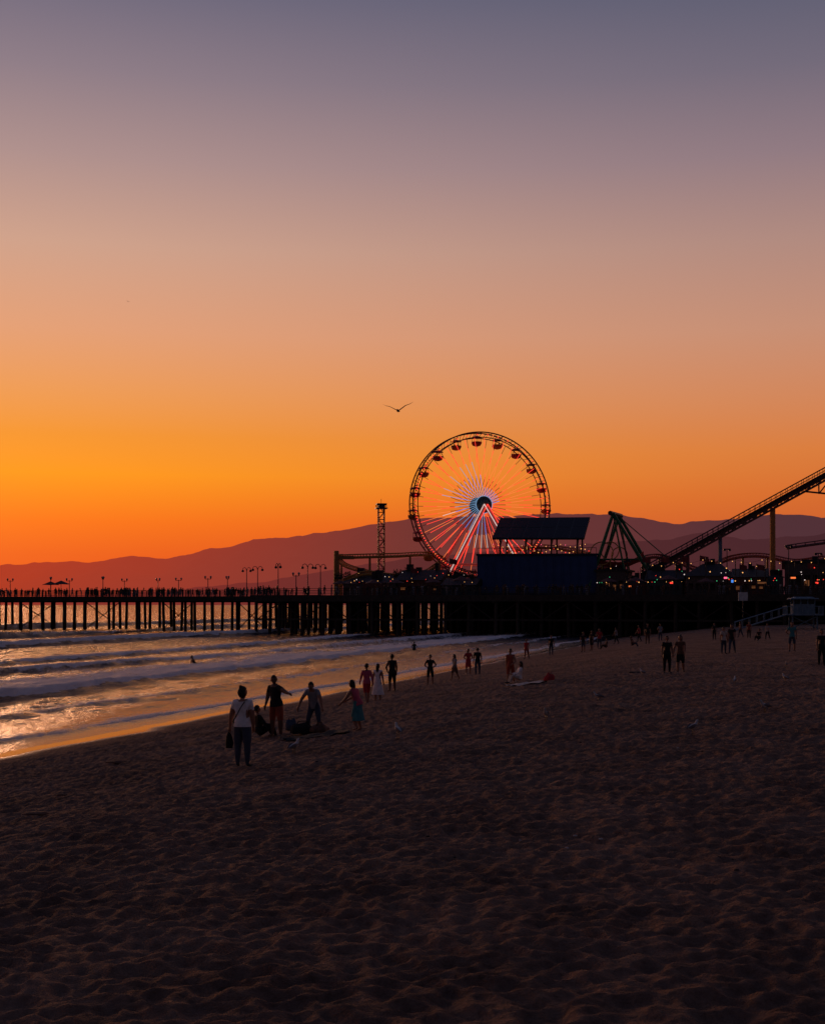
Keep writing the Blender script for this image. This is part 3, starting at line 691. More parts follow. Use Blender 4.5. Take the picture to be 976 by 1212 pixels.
# ---------------------------------------------------------------- humans
def skin_eval(verts,edges,rads,sub):
    me=bpy.data.meshes.new('tmp'); me.from_pydata(verts,edges,[]); o=bpy.data.objects.new('tmp',me); bpy.context.collection.objects.link(o)
    o.modifiers.new('s','SKIN')
    for i,r in enumerate(rads):
        sv=me.skin_vertices[0].data[i]; sv.radius=r if hasattr(r,'__len__') else (r,r); sv.use_root=(i==0)
    if sub: 
        m=o.modifiers.new('u','SUBSURF'); m.levels=sub; m.render_levels=sub
    dg=bpy.context.evaluated_depsgraph_get(); ev=o.evaluated_get(dg); m2=ev.to_mesh()
    v=[x.co.copy() for x in m2.vertices]; f=[tuple(p.vertices) for p in m2.polygons]; ev.to_mesh_clear()
    bpy.data.objects.remove(o); bpy.data.meshes.remove(me); return v,f
def V(*a): return Vector(a)
def human_mb(H,pose,opt,detail=2):
    g=pose.get
    td=V(*g('torso',(0,0.02,1))).normalized(); nd=V(*g('neck',tuple(td))).normalized()
    fat=opt.get('fat',1.0)*1.10
    tw=g('twist',0.0); lat=V(math.cos(tw),math.sin(tw),0)
    pel=V(0,0,0); be=pel+td*.095; ch=pel+td*.205; nb_=pel+td*.285; nt_=nb_+nd*.05; hc=nb_+nd*.11
    J=[pel,be,ch,nb_,nt_]; Rr=[(.07*fat,.062*fat),(.068*fat,.058*fat),(.082*fat,.062*fat),.050,.038]; E=[(0,1),(1,2),(2,3),(3,4)]; lab=[((0,1),'t'),((1,2),'t'),((2,3),'t'),((3,4),'n')]
    hands=[]
    for sgn,key in((-1,'L'),(1,'R')):
        sh=pel+td*.262+lat*sgn*.102; ua=V(*g('ua'+key,(sgn*.14,0,-1))).normalized(); fa=V(*g('fa'+key,(sgn*.04,.15,-1))).normalized()
        el=sh+ua*.17; wr=el+fa*.145; he=wr+fa*.05; i=len(J)
        J+=[sh,sh.lerp(el,.45),el,wr,he]; Rr+=[.044*fat,.034*fat,.027*fat,.017,.021]
        E+=[(2,i),(i,i+1),(i+1,i+2),(i+2,i+3),(i+3,i+4)]
        lab+=[((2,i),'t'),((i,i+1),'ua'),((i+1,i+2),'ub'),((i+2,i+3),'fa'),((i+3,i+4),'h')]
        hands.append((he,fa,sgn))
    feet=[]
    for sgn,key in((-1,'L'),(1,'R')):
        hp_=pel+V(sgn*.05,0,-.025); th=V(*g('th'+key,(sgn*.04,.02,-1))).normalized(); sn=V(*g('sn'+key,(sgn*.01,-.03,-1))).normalized()
        kn=hp_+th*.24; an=kn+sn*.235; i=len(J)
        fd=g('ft'+key,None)
        fdv=V(*fd).normalized() if fd else V(sgn*.25,1,-.28).normalized()
        to=an+fdv*.095
        J+=[hp_,hp_.lerp(kn,.5),kn,kn.lerp(an,.4),an,to]; Rr+=[.062*fat,.055*fat,.038*fat,.036*fat,.023,.021]
        E+=[(0,i)]+[(i+k,i+k+1) for k in range(5)]
        lab+=[((0,i),'p'),((i,i+1),'p'),((i+1,i+2),'pb'),((i+2,i+3),'sa'),((i+3,i+4),'sb'),((i+4,i+5),'f')]
        feet+=[an.z-.03,to.z-.018,kn.z-.036]
    low=min(feet+[pel.z-.065]); sh_=V(0,0,-low)
    v,f=skin_eval([tuple((j+sh_)*H) for j in J],E,[tuple(q*H for q in (r if hasattr(r,'__len__') else (r,r))) for r in Rr],detail)
    mb=MB(); mi=[]
    segs=[((J[a]+sh_)*H,(J[b]+sh_)*H,l) for (a,b),l in lab]
    sl=opt.get('sleeve','short'); pl=opt.get('legs','long'); top=opt.get('top',1); bot=opt.get('bot',2)
    lm_={'t':top,'n':0,'ua':top,'ub':top if sl!='none' else 0,'fa':top if sl=='long' else 0,'h':0,'p':bot,'pb':bot,'sa':bot if pl=='long' else 0,'sb':bot if pl=='long' else 0,'f':4 if opt.get('shoes',1) else 0}
    if sl=='none': lm_['ua']=0
    if sl=='short': lm_['ub']=0
    for p in f:
        c=V(0,0,0)
        for i in p: c+=v[i]
        c/=len(p); best=9;bl='t'
        for a,b,l in segs:
            ab=b-a; t=max(0,min(1,(c-a).dot(ab)/ab.length_squared)); dd=(c-a-ab*t).length
            if dd<best: best=dd;bl=l
        mi.append(lm_[bl])
    mb.v=[tuple(x) for x in v]; mb.f=f; mb.m=mi
    c=(hc+sh_)*H; fy=V(*g('face',(0,1,0))).normalized(); fx=fy.cross(nd).normalized() if abs(fy.dot(nd))<.98 else V(1,0,0); fz=fx.cross(fy).normalized()
    def hp2(x,y,z): return c+(fx*x+fy*y+fz*z)*H
    seg=(14,10) if detail>=2 else (8,6)
    def headfn(d_,_):
        x,y,z=d_.x*.049,d_.y*.058,d_.z*.072
        if d_.z<0: x*=1-.32*(-d_.z); y*=1-.12*(-d_.z); y+=.007*(-d_.z)
        if d_.z<.3 and d_.y<0: y*=.9
        return (fx*x+fy*y+fz*z)*H
    mb.ball(c,1,0,seg[0],seg[1],headfn)
    if detail>=2:
        mb.add([hp2(-.008,.053,.008),hp2(.008,.053,.008),hp2(.010,.056,-.018),hp2(-.010,.056,-.018),hp2(0,.072,-.014),hp2(0,.056,.012)],[(0,1,5),(0,5,4,3),(1,2,4,5),(3,4,2)],0)
        for s_ in(-1,1):
            mb.ball(hp2(s_*.018,.0515,.004),.007*H,5,6,4); mb.ball(hp2(s_*.050,-.002,-.004),(.006*H,.010*H,.016*H),0,6,5)
            mb.add([hp2(s_*.009,.0565,.014),hp2(s_*.026,.051,.015),hp2(s_*.026,.050,.019),hp2(s_*.009,.0565,.018)],[(0,1,2,3)],3)
        mb.add([hp2(-.014,.0525,-.035),hp2(.014,.0525,-.035),hp2(.010,.054,-.030),hp2(-.010,.054,-.030)],[(0,1,2,3)],6)
    hair=opt.get('hair','short')
    def hairfn(d_,_):
        k=1.12
        x,y,z=d_.x*.049*k,d_.y*.058*k-.004,d_.z*.072*1.10+.003
        if d_.y>.1 and d_.z<.45: x*=.8;y*=.72;z*=.8
        if d_.z<-.35: 
            if hair=='short': x*=.7;y*=.75;z*=.55
        j=1+.05*math.sin(d_.x*17+d_.y*9)
        return (fx*x*j+fy*y*j+fz*z)*H
    if hair!='bald': mb.ball(c,1,3,seg[0],seg[1],hairfn)
    if hair=='bun': mb.ball(hp2(0,-.035,.072),.022*H,3,8,6)
    if hair=='long':
        b0=hp2(0,-.03,.03); mb.tube([b0,hp2(0,-.052,-.03),hp2(0,-.055,-.085)-V(0,0,.01)*H,hp2(0,-.05,-.14)-V(0,0,.02)*H],[(.04*H,.03*H),(.045*H,.022*H),(.04*H,.016*H),(.016*H,.008*H)],3,10)
    if detail>=2:
        for he,fa,sgn in hands:
            b=(he+sh_)*H; s2=V(0,1,0)-fa*fa.y
            if s2.length<.2: s2=V(1,0,0)-fa*fa.x
            s2.normalize(); pn=fa.cross(s2)*sgn; mb.tube([b-fa*.05*H,b-fa*.02*H,b+fa*.004*H],[(.017*H,.010*H),(.024*H,.012*H),(.021*H,.009*H)],0,8)
            for k,(off,ln) in enumerate(((.017,.040),(.006,.046),(-.005,.043),(-.016,.034))):
                p=b+s2*off*H-fa*.006*H; cur=V(*fa)
                pts=[p]
                for q in range(3):
                    cur=(cur+pn*(-.22-.06*k)).normalized(); p=p+cur*ln/3*H; pts.append(p)
                mb.tube(pts,[.0052*H,.005*H,.0045*H,.0034*H],0,6)
            p=b+s2*.02*H-fa*.034*H; mb.tube([p,p+(s2*.016+fa*.012)*H,p+(s2*.021+fa*.03-pn*.004)*H],[.0065*H,.006*H,.0045*H],0,6)
        # shirt hem hanging over the hips
        N=20; vs=[];fs=[]; vx=td.cross(V(0,1,0)).normalized(); vy=vx.cross(td).normalized()*-1
        for i,(o1,rx,ry) in enumerate(((.10,.074,.064),(.06,.088,.078),(.02,.098,.088),(-.03,.102,.092))):
            cc=(pel+td*o1+sh_)*H
            for k in range(N):
                a=2*math.pi*k/N; q_=1+.03*math.sin(a*4+H*9)*(i/3); vs.append(cc+(vx*rx*math.cos(a)+vy*ry*math.sin(a))*H*fat/1.1*q_)
        for i in range(3):
            for k in range(N): fs.append((i*N+k,i*N+(k+1)%N,(i+1)*N+(k+1)%N,(i+1)*N+k))
        mb.add(vs,fs,top)
    if 'skirt' in opt:
        hem,wd=opt['skirt']; p0=(pel+td*.06+sh_)*H; p1=(pel+V(0,g('skirt_fwd',0),-hem)+sh_)*H; N=20; vs=[];fs=[]
        for i in range(7):
            t=i/6; cc=p0.lerp(p1,t); r=(.066+(wd-.066)*t**.8)*H*fat
            for k in range(N):
                a=2*math.pi*k/N; rr=r*(1+.10*t*math.sin(a*5+1)+.05*t*math.sin(a*9)); vs.append(cc+V(rr*math.cos(a),rr*.85*math.sin(a),0))
        for i in range(6):
            for k in range(N): fs.append((i*N+k,i*N+(k+1)%N,(i+1)*N+(k+1)%N,(i+1)*N+k))
        mb.add(vs,fs,opt.get('skirtm',bot))
    if opt.get('strap'):
        a=(pel+td*.29+lat*.055+sh_)*H; b=(pel+V(-.10,0,.0)+sh_)*H
        for sy in(-1,1): mb.tube([a+V(0,0,.02)*H,a.lerp(b,.12)+V(0,sy*.085*H,0),a.lerp(b,.3)+V(0,sy*.102*H,0),a.lerp(b,.65)+V(0,sy*.102*H,0),a.lerp(b,.88)+V(-.01*H,sy*.088*H,0),b],[.007*H]*6,5,5)
    if 'hold' in opt:
        he,fa,sgn=hands[opt['hold']]; b=(he+fa*.03+sh_)*H
        mb.tube([b+V(0,0,.02)*H,b+V(0,0,-.04)*H,b+V(0,.01*H,-.12*H),b+V(0,0,-.19)*H],[(.012*H,.012*H),(.04*H,.02*H),(.055*H,.03*H),(.045*H,.02*H)],5,8)
    return mb
def pmat(name,c): return mat('cloth_'+name,c,0.85,var=0.18,scale=9)
SK=mat('skin',(0.30,0.15,0.10),0.55,var=0.08,scale=8); SKD=mat('skin_dark',(0.15,0.075,0.05),0.55,var=0.08,scale=8)
HR=mat('hair',(0.014,0.01,0.008),0.6); SHO=pmat('shoe',(0.05,0.045,0.045)); DK=pmat('black',(0.012,0.012,0.014))
C_={'white':pmat('white',(0.78,0.75,0.74)),'black':DK,'grey':pmat('grey',(0.25,0.25,0.27)),'red':pmat('red',(0.42,0.03,0.04)),'pink':pmat('pink',(0.50,0.08,0.13)),
 'denim':pmat('denim',(0.05,0.065,0.10)),'brown':pmat('brown',(0.12,0.06,0.04)),'teal':pmat('teal',(0.05,0.20,0.22)),'rust':pmat('rust',(0.30,0.06,0.035)),'cream':pmat('cream',(0.55,0.48,0.42)),'blue':pmat('blue',(0.06,0.12,0.28))}
def person(px,fy,hy,yaw,top,bot,pose={},opt={},H=None,dd=None,detail=2,name='person',skin=SK):
    d_=dd or ground_at(px,fy); x,y=wx(px,d_),d_
    if H is None: H=max(1.0,min(1.9,(fy-hy)*d_/F))
    mb=human_mb(H,pose,opt,detail)
    o=mb.build(name,[skin,C_[top],C_[bot],HR,SHO,DK,C_[opt.get('acc','rust')]],None,True)
    s=sdist(x,y); z=float(sand_f(np.array([[x]]),np.array([[y]]))[0][0,0]) if s>-2 else sand_z(x,y)
    o.location=(x,y,z-0.015); o.rotation_euler=(0,0,R(yaw))
    return o
STAND={'uaL':(-.22,0,-1),'faL':(-.05,.2,-1),'uaR':(.22,0,-1),'faR':(.08,.2,-1),'thL':(-.07,.05,-1),'thR':(.07,-.03,-1)}
WALK={'uaL':(-.15,.4,-1),'faL':(-.02,.7,-1),'uaR':(.15,-.35,-1),'faR':(.05,.1,-1),'thL':(-.03,-.28,-1),'snL':(0,-.5,-1),'thR':(.03,.36,-1),'snR':(0,.08,-1),'torso':(0,.06,1)}
AKIMBO={'uaL':(-.65,-.1,-1),'faL':(.75,.15,-.55),'uaR':(.65,-.1,-1),'faR':(-.75,.15,-.55),'thL':(-.12,0,-1),'thR':(.12,0,-1)}
SIT={'torso':(0,-.12,1),'thL':(-.2,.85,.42),'snL':(.05,.45,-1),'thR':(.2,.85,.42),'snR':(-.05,.45,-1),'uaL':(-.2,.5,-.8),'faL':(.25,.8,-.1),'uaR':(.2,.5,-.8),'faR':(-.25,.8,-.1),'ftL':(0,1,-.1),'ftR':(0,1,-.1)}
P1=dict(STAND); P1.update({'uaL':(-.32,.02,-1),'faL':(-.18,.1,-1),'uaR':(.12,.12,-1),'faR':(-.05,.35,-1),'face':(.45,.9,.0)})
person(287,905,810,-15,'white','denim',P1,{'hair':'bun','strap':1,'hold':0,'fat':1.12})
person(307,872,836,-60,'black','black',SIT,{'sleeve':'long','hair':'short'},H=1.62)
P3={'torso':(.05,.1,1),'uaR':(.2,.1,-1),'faR':(-.1,.5,-.8),'uaL':(-.95,.35,-.35),'faL':(-.9,.5,-.12),'thL':(-.2,.1,-1),'thR':(.16,-.05,-1),'face':(-.6,.8,-.1)}
person(327,870,797,150,'black','rust',P3,{'legs':'short','hair':'short','shoes':0,'fat':1.12},skin=SKD)
P4={'torso':(0,.42,1),'neck':(0,.75,.8),'face':(0,1,-.35),'uaL':(-.45,.35,-.85),'faL':(-.25,.25,-1),'uaR':(.5,.3,-.8),'faR':(.3,.3,-1),'thL':(-.22,.25,-1),'snL':(-.05,-.28,-1),'thR':(.22,.2,-1),'snR':(.05,-.25,-1)}
person(372,866,807,165,'grey','denim',P4,{'legs':'long','hair':'short'},H=1.68)
P5={'torso':(-.15,.35,1),'neck':(0,.3,1),'uaL':(-.4,.5,-1),'faL':(0,.8,-.7),'uaR':(.3,.7,-.9),'faR':(-.1,.9,-.5),'thL':(-.1,.35,-1),'snL':(0,-.5,-1),'thR':(.12,.3,-1),'snR':(0,-.35,-1)}
person(424,864,812,60,'pink','teal',P5,{'hair':'long','legs':'short','skirt':(.32,.12),'shoes':0,'sleeve':'none'},H=1.5)
person(434,832,784,20,'pink','red',WALK,{'hair':'short','legs':'short','shoes':0,'sleeve':'long'})
person(447,829,785,-20,'white','cream',STAND,{'hair':'long','skirt':(.36,.15),'legs':'short','sleeve':'none','shoes':0,'skirtm':1})
person(464,819,775,30,'black','black',dict(STAND,uaL=(-.5,.1,-1),faL=(.5,.4,-.7)),{'legs':'short','sleeve':'none','shoes':0},skin=SKD)
person(509,810,774,170,'black','black',AKIMBO,{'legs':'short','shoes':0})
person(538,805,774,120,'grey','brown',WALK,{'skirt':(.2,.11),'legs':'short','hair':'long','shoes':0})
person(554,798,768,200,'red','red',AKIMBO,{'skirt':(.25,.11),'hair':'long','legs':'short','shoes':0})
person(565,798,765,10,'black','denim',STAND,{})
person(604,809,767,160,'rust','rust',dict(WALK,uaL=(-.4,.3,-1),faL=(.4,.6,-.4)),{'legs':'short','sleeve':'none','shoes':0})
person(614,809,787,100,'white','cream',SIT,{'hair':'long','sleeve':'long'},H=1.55)
person(623,780,756,150,'red','rust',WALK,{'legs':'short'})
person(652,776,752,190,'black','denim',STAND,{})
person(700,770,746,120,'black','black',STAND,{'legs':'short'})
person(709,768,743,200,'red','denim',AKIMBO,{})
person(717,768,754,90,'brown','black',SIT,{},H=1.6)
person(748,766,755,250,'brown','denim',SIT,{'hair':'long'},H=1.55)
person(729,762,742,70,'grey','black',WALK,{})
person(766,762,738,180,'black','brown',STAND,{})
person(789,797,753,185,'black','black',STAND,{'fat':1.08})
person(805,795,750,160,'brown','black',dict(WALK,uaR=(.4,.3,-1)),{'hair':'long','skirt':(.2,.1),'legs':'short'})
person(856,773,741,200,'cream','denim',STAND,{})
person(866,773,738,150,'black','denim',WALK,{'hair':'long'})
person(886,755,735,180,'rust','black',STAND,{})
person(908,757,737,130,'grey','black',WALK,{})
person(937,770,733,170,'teal','denim',dict(AKIMBO,uaL=(-.2,.1,-1),faL=(0,.2,-1)),{'legs':'short'})
person(690,772,748,150,'black','denim',STAND,{'legs':'short'})
person(756,760,740,60,'red','black',WALK,{})
person(781,758,738,200,'grey','denim',AKIMBO,{'hair':'long'})
person(845,757,737,160,'black','black',STAND,{})
person(876,754,735,100,'brown','denim',WALK,{})
person(898,758,746,140,'black','black',SIT,{},H=1.6)
person(972,786,742,190,'black','black',STAND,{})
d_=ZC*F/(786-HY); person(231,786,773,100,'black','black',dict(STAND,torso=(0,.5,1),uaL=(-.8,.4,-.4)),{'legs':'short','sleeve':'none'},H=1.7,dd=d_,skin=SKD).location.z=-0.95
d_=ZC*F/(770-HY); person(490,770,757,10,'black','black',AKIMBO,{'legs':'short','sleeve':'none'},H=1.65,dd=d_,skin=SKD).location.z=-0.7
vars_=[human_mb(1.7,p,o_,1) for p,o_ in ((STAND,{}),(WALK,{}),(AKIMBO,{'hair':'long'}),(dict(STAND,torso=(0,.35,1),uaL=(-.1,.8,-.6),uaR=(.1,.8,-.6),faL=(.3,.8,.1),faR=(-.3,.8,.1)),{}))]
cr=MB()
def put(mb,x,y,z,a,s):
    cs,sn=math.cos(a)*s,math.sin(a)*s; o=len(cr.v); cr.v+=[(x+vx*cs-vy*sn,y+vx*sn+vy*cs,z+vz*s) for vx,vy,vz in mb.v]
    k=random.randint(0,3)
    cr.f+=[tuple(i+o for i in f) for f in mb.f]; cr.m+=[(q if q not in(1,2) else (q if k<2 else 7+k%2)) for q in mb.m]
cl=[random.uniform(-80,0) for _ in range(14)]+[-66,-64,-62]
for i in range(260):
    t=random.choice(cl)+random.gauss(0,1.6) if i%3 else random.uniform(-80,0); t=min(t,-1); b=random.choice([17.2,17.4,18.5,21,24,27]); x,y,_=pf(t,b,0); put(random.choice(vars_),x,y,DECK,random.uniform(0,6.28),random.uniform(.82,1.08))
for i in range(190):
    t=random.uniform(0,100); b=random.choice([1.0,1.2,1.8,2.6,3.2]); x,y,_=pf(t,b,0); put(random.choice(vars_),x,y,DECK,random.uniform(0,6.28),random.uniform(.82,1.08))
cr.build('crowd_of_people',[SKD,DK,C_['denim'],HR,SHO,DK,DK,C_['brown'],C_['grey']],None,True)
# ---------------------------------------------------------------- lifeguard tower
lt=empty('lifeguard_tower',(wx(950,150),150,sand_z(wx(950,150),150)),R(-8)); lw=mat('lifeguard_paint',(0.16,0.24,0.30),0.6)
d=MB()
for sx in(-1.4,1.4):
    for sy in(-1.2,1.2): d.box((sx,sy,.8),(.18,.18,1.6),0)
d.beam((-1.4,-1.2,.1),(1.4,-1.2,1.5),.06,0,4); d.beam((1.4,-1.2,.1),(-1.4,-1.2,1.5),.06,0,4)
d.box((0,0,1.68),(4.2,3.6,.16),0)
for x in np.linspace(-2.05,2.05,8): d.box((x,-1.75,2.2),(.07,.07,.9),0)
for y in np.linspace(-1.7,1.7,6):
    for x in(-2.05,2.05): d.box((x,y,2.2),(.07,.07,.9),0)
d.box((0,-1.75,2.68),(4.2,.09,.08),0); d.box((-2.05,0,2.68),(.09,3.4,.08),0); d.box((2.05,0,2.68),(.09,3.4,.08),0)
d.build('platform',[lw],lt)
d=MB(); d.box((0,.2,2.35),(2.5,2.2,1.18),0); 
for x in(-1.2,-.4,.4,1.2): d.box((x,-.86,3.2),(.12,.12,.6),0)
for x in(-1.2,1.2): d.box((x,1.25,3.2),(.12,.12,.6),0)
d.box((0,.2,3.2),(2.3,2.0,.58),1); d.box((0,.1,3.58),(3.2,3.0,.14),0,taper=.96); d.box((0,.1,3.72),(2.4,2.2,.14),0,taper=.8)
d.build('cabin',[lw,mat('dark_glass',(0.02,0.025,0.03),0.2)],lt)
d=MB(); a_,b_=Vector((-2.1,-1.2,1.68)),Vector((-8,-1.2,-.15))
for y in(-.55,.55): 
    o_=V(0,y,0); d.beam(a_+o_,b_+o_,.07,0,4); d.beam(a_+o_+V(0,0,.95),b_+o_+V(0,0,.95),.045,0,4)
    for k in range(8): p=a_.lerp(b_,k/7)+o_; d.beam(p,p+V(0,0,.95),.04,0,4)
for k in range(24): 
    p=a_.lerp(b_,k/23); d.box(p,(.24,1.15,.05),0)
d.build('ramp',[lw],lt)
# ---------------------------------------------------------------- gulls
gw=mat('gull_white',(0.5,0.48,0.47),0.8); gg=mat('gull_grey',(0.14,0.13,0.14),0.8); bk=mat('beak',(0.35,0.2,0.04),0.5)
def gull_stand():
    m=MB()
    m.tube([(0,-.20,.17),(0,-.13,.19),(0,-.04,.20),(0,.08,.23),(0,.13,.29),(0,.15,.34),(0,.19,.355),(0,.205,.352)],[(.012,.03),(.035,.05),(.06,.065),(.055,.058),(.032,.034),(.032,.032),(.018,.018),(.006,.006)],0,10)
    for s_ in(-1,1):
        m.tube([(s_*.05,.08,.24),(s_*.062,-.04,.225),(s_*.04,-.16,.2),(s_*.012,-.24,.175)],[(.02,.012),(.05,.014),(.03,.01),(.006,.004)],1,8)
        m.beam((s_*.025,0,0),(s_*.025,.0,.16),.007,2,5); m.tube([(s_*.025,-.01,.006),(s_*.025,.045,.006)],[(.004,.008),(.003,.02)],2,6)
    m.tube([(0,.2,.352),(0,.235,.347),(0,.25,.338)],[.009,.007,.002],2,6)
    return m.mesh('seagull',[gw,gg,bk],True)
gm=gull_stand()
for px,py,a in((471,872,20),(646,853,160),(869,811,-20),(929,806,20),(708,828,80),(348,889,-30),(930,789,160),(760,800,30),(820,868,-50),(905,842,120)):
    d_=ground_at(px,py); x=wx(px,d_); z=float(sand_f(np.array([[x]]),np.array([[d_]]))[0][0,0]); link('seagull',gm,(x,d_,z-.005),R(a),sc=random.uniform(.9,1.1))
m=MB()
m.tube([(0,-.30,.0),(0,-.24,.0),(0,-.12,-.01),(0,.04,-.015),(0,.15,0.0),(0,.21,.015),(0,.245,.012),(0,.29,.0)],[(.004,.06),(.012,.045),(.04,.05),(.058,.06),(.042,.045),(.034,.034),(.014,.014),(.003,.003)],0,10)
for s_ in(-1,1):
    st=[(0.03,.10,.01,.22,.022),(.22,.13,.12,.20,.016),(.36,.16,.20,.17,.012),(.52,.09,.25,.12,.008),(.66,-.02,.33,.05,.004),(.70,-.08,.36,.005,.002)]
    vs=[];fs=[]
    for x,y,z,c,t in st: vs+=[(s_*x,y,z),(s_*x,y-c*.35,z+t),(s_*x,y-c,z),(s_*x,y-c*.35,z-t)]
    for i in range(len(st)-1):
        for k in range(4): fs.append((i*4+k,i*4+(k+1)%4,(i+1)*4+(k+1)%4,(i+1)*4+k))
    m.add(vs,fs,1)
o=m.build('flying_seagull',[gg,gg],None,True); o.location=W(471,486,57); o.rotation_euler=(0,R(3),R(172)); 
o2=bpy.data.objects.new('flying_seagull',o.data); bpy.context.collection.objects.link(o2); o2.location=W(152,357,420); o2.rotation_euler=(0,R(8),R(40))
# ---------------------------------------------------------------- beach things
def lump(name,px,py,w,dpt,h,m,yaw=0,flat=False):
    d_=ground_at(px,py); x=wx(px,d_); mb=MB()
    def fn(d2,v): 
        k=1+.12*math.sin(d2.x*7+px)+.1*math.sin(d2.y*9+py)
        return V(v.x*k,v.y*k,max(v.z,-h*.1)*k)
    mb.ball((0,0,h*.1),(w/2,dpt/2,h),0,16,10,fn)
    if not flat:
        mb.tube([(-w*.25,0,h*.9),(-w*.15,0,h*1.35),(w*.15,0,h*1.35),(w*.25,0,h*.9)],.015,0,5)
    o=mb.build(name,[m],None,True); o.location=(x,d_,sand_z(x,d_)); o.rotation_euler=(0,0,R(yaw))
lump('beach_bag',358,868,.75,.5,.26,DK,10); lump('beach_bag',378,866,.6,.45,.2,C_['brown'],50); lump('backpack',345,864,.45,.35,.3,C_['denim'],0)
lump('beach_bag',650,806,.45,.3,.28,C_['red'],0); lump('seaweed_clump',505,826,.9,.5,.06,C_['brown'],0,True); lump('seaweed_clump',752,797,.8,.4,.07,DK,0,True)
lump('seaweed_clump',42,964,.5,.25,.035,C_['brown'],10,True); lump('seaweed_clump',140,903,.6,.3,.05,C_['brown'],0,True); lump('seaweed_clump',72,942,.25,.15,.03,C_['brown'],0,True)
def towel(px,py,w,l,m,yaw):
    d_=ground_at(px,py); x=wx(px,d_); mb=MB(); vs=[];fs=[];n=10
    for i in range(n):
        for j in range(n):
            X=(i/(n-1)-.5)*w;Y=(j/(n-1)-.5)*l; c_,s_=math.cos(R(yaw)),math.sin(R(yaw)); xx,yy=x+X*c_-Y*s_,d_+X*s_+Y*c_
            z=float(sand_f(np.array([[xx]]),np.array([[yy]]))[0][0,0]); vs.append((xx,yy,z+.05+.015*math.sin(i*1.7+j)))
    for i in range(n-1):
        for j in range(n-1): fs.append((i*n+j,(i+1)*n+j,(i+1)*n+j+1,i*n+j+1))
    mb.add(vs,fs); mb.build('beach_towel',[m],None,True)
towel(372,870,1.8,1.2,DK,15); towel(622,811,1.6,1.0,C_['cream'],10)
mb=MB()
for i in range(70):
    px=random.uniform(10,960); py=random.uniform(850,1180); d_=ground_at(px,py); x=wx(px,d_); r=random.uniform(.008,.025)
    mb.ball((x,d_,sand_z(x,d_)+.01),(r*1.5,r,r*.6),random.choice([0,1,1]),6,4)
mb.build('shell_scatter',[gw,wood])
# ---------------------------------------------------------------- world
w=bpy.data.worlds.new('World'); bpy.context.scene.world=w; w.use_nodes=True; nt=w.node_tree; L=nt.links
bg=nt.nodes['Background']; out=nt.nodes['World Output']
tc=nt.nodes.new('ShaderNodeTexCoord'); nm=nt.nodes.new('ShaderNodeVectorMath'); nm.operation='NORMALIZE'; L.new(tc.outputs['Generated'],nm.inputs[0])
sx=nt.nodes.new('ShaderNodeSeparateXYZ'); L.new(nm.outputs[0],sx.inputs[0])
def mth(op,a,b=None,c=None,cl=False):
    n=nt.nodes.new('ShaderNodeMath'); n.operation=op; n.use_clamp=cl
    for i,v in enumerate((a,b,c)):
        if v is None: continue
        if isinstance(v,(int,float)): n.inputs[i].default_value=v
        else: L.new(v,n.inputs[i])
    return n.outputs[0]
el=mth('ARCSINE',sx.outputs['Z']); q=mth('TANGENT',el); az=mth('ARCTAN2',sx.outputs['X'],sx.outputs['Y'])
fac=mth('DIVIDE',q,0.8,cl=True)
def ramp(stops,f):
    r=nt.nodes.new('ShaderNodeValToRGB'); e=r.color_ramp.elements
    while len(e)>1: e.remove(e[-1])
    for i,(y,c) in enumerate(stops):
        p=((HY-y)/F)/0.8
        p=max(0,min(1,p))
        if i==0: e[0].position=p; e[0].color=lin(*c)
        else: x=e.new(p); x.color=lin(*c)
    L.new(f,r.inputs['Fac']); return r.outputs['Color']
left=ramp([(715,(214,62,22)),(660,(232,82,12)),(620,(247,108,0)),(565,(254,148,4)),(520,(243,146,40)),(470,(236,152,82)),(400,(226,157,116)),(300,(206,160,138)),(200,(174,143,140)),(100,(142,124,134)),(0,(112,105,124)),(-200,(78,80,106)),(-500,(58,62,92))],fac)
right=ramp([(715,(178,74,46)),(640,(200,90,44)),(590,(212,106,46)),(540,(216,122,60)),(480,(208,132,90)),(400,(196,141,116)),(300,(174,136,126)),(200,(142,120,128)),(100,(112,104,120)),(0,(90,91,112)),(-200,(66,72,100)),(-500,(52,58,88))],fac)
back=ramp([(715,(54,43,52)),(500,(60,51,60)),(200,(55,52,68)),(-500,(45,48,68))],fac)
mr=nt.nodes.new('ShaderNodeMapRange'); mr.inputs['From Min'].default_value=-R(20); mr.inputs['From Max'].default_value=R(24); mr.interpolation_type='SMOOTHSTEP'; L.new(az,mr.inputs['Value'])
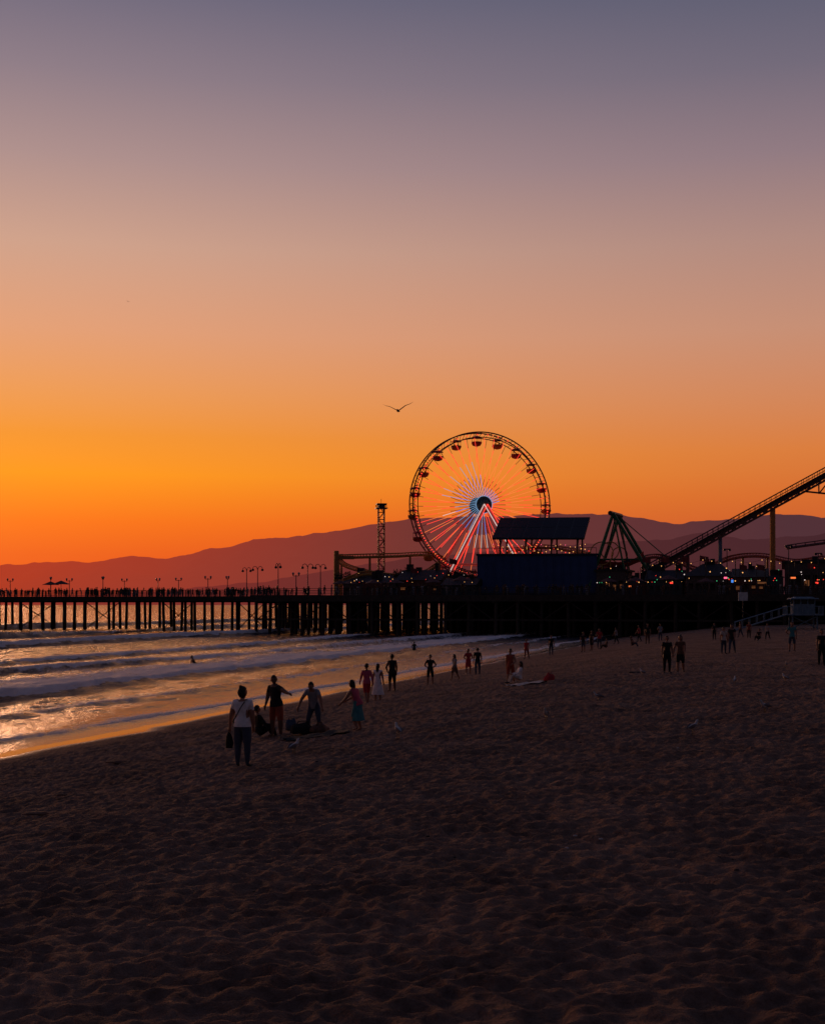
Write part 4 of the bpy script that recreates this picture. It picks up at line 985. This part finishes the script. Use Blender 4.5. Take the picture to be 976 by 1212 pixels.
mx=nt.nodes.new('ShaderNodeMix'); mx.data_type='RGBA'; L.new(mr.outputs['Result'],mx.inputs['Factor']); L.new(left,mx.inputs['A']); L.new(right,mx.inputs['B'])
aa=mth('ABSOLUTE',mth('ADD',az,R(12))); m2=nt.nodes.new('ShaderNodeMapRange'); m2.inputs['From Min'].default_value=R(38); m2.inputs['From Max'].default_value=R(110); m2.interpolation_type='SMOOTHSTEP'; L.new(aa,m2.inputs['Value'])
mx2=nt.nodes.new('ShaderNodeMix'); mx2.data_type='RGBA'; L.new(m2.outputs['Result'],mx2.inputs['Factor']); L.new(mx.outputs['Result'],mx2.inputs['A']); L.new(back,mx2.inputs['B'])
sky=nt.nodes.new('ShaderNodeTexSky'); sky.sky_type='NISHITA'; sky.sun_disc=False; sky.sun_elevation=R(5); sky.sun_rotation=R(-24)
L.new(mx2.outputs['Result'],bg.inputs['Color']); bg.inputs['Strength'].default_value=1.0
b2=nt.nodes.new('ShaderNodeBackground'); L.new(sky.outputs[0],b2.inputs['Color']); b2.inputs['Strength'].default_value=0.002
ads=nt.nodes.new('ShaderNodeAddShader'); L.new(bg.outputs[0],ads.inputs[0]); L.new(b2.outputs[0],ads.inputs[1]); L.new(ads.outputs[0],out.inputs['Surface'])
sun=bpy.data.lights.new('sun','SUN'); sun.energy=0.48; sun.angle=R(10); sun.color=(1,0.48,0.25)
so=bpy.data.objects.new('sun',sun); bpy.context.collection.objects.link(so)
dv=Vector((math.sin(R(-24))*math.cos(R(5)),math.cos(R(-24))*math.cos(R(5)),math.sin(R(5)))); so.rotation_euler=dv.to_track_quat('Z','Y').to_euler()
# ---------------------------------------------------------------- camera
cam=bpy.data.cameras.new('camera'); co_=bpy.data.objects.new('camera',cam); bpy.context.collection.objects.link(co_)
co_.location=(0,0,ZC); co_.rotation_euler=(R(90),0,0); cam.sensor_fit='HORIZONTAL'; cam.sensor_width=36; cam.lens=36*F/976; cam.shift_y=(HY-606)/976
cam.clip_start=0.1; cam.clip_end=60000; bpy.context.scene.camera=co_
sc=bpy.context.scene; sc.view_settings.view_transform='Standard'; sc.view_settings.look='None'; sc.view_settings.exposure=0
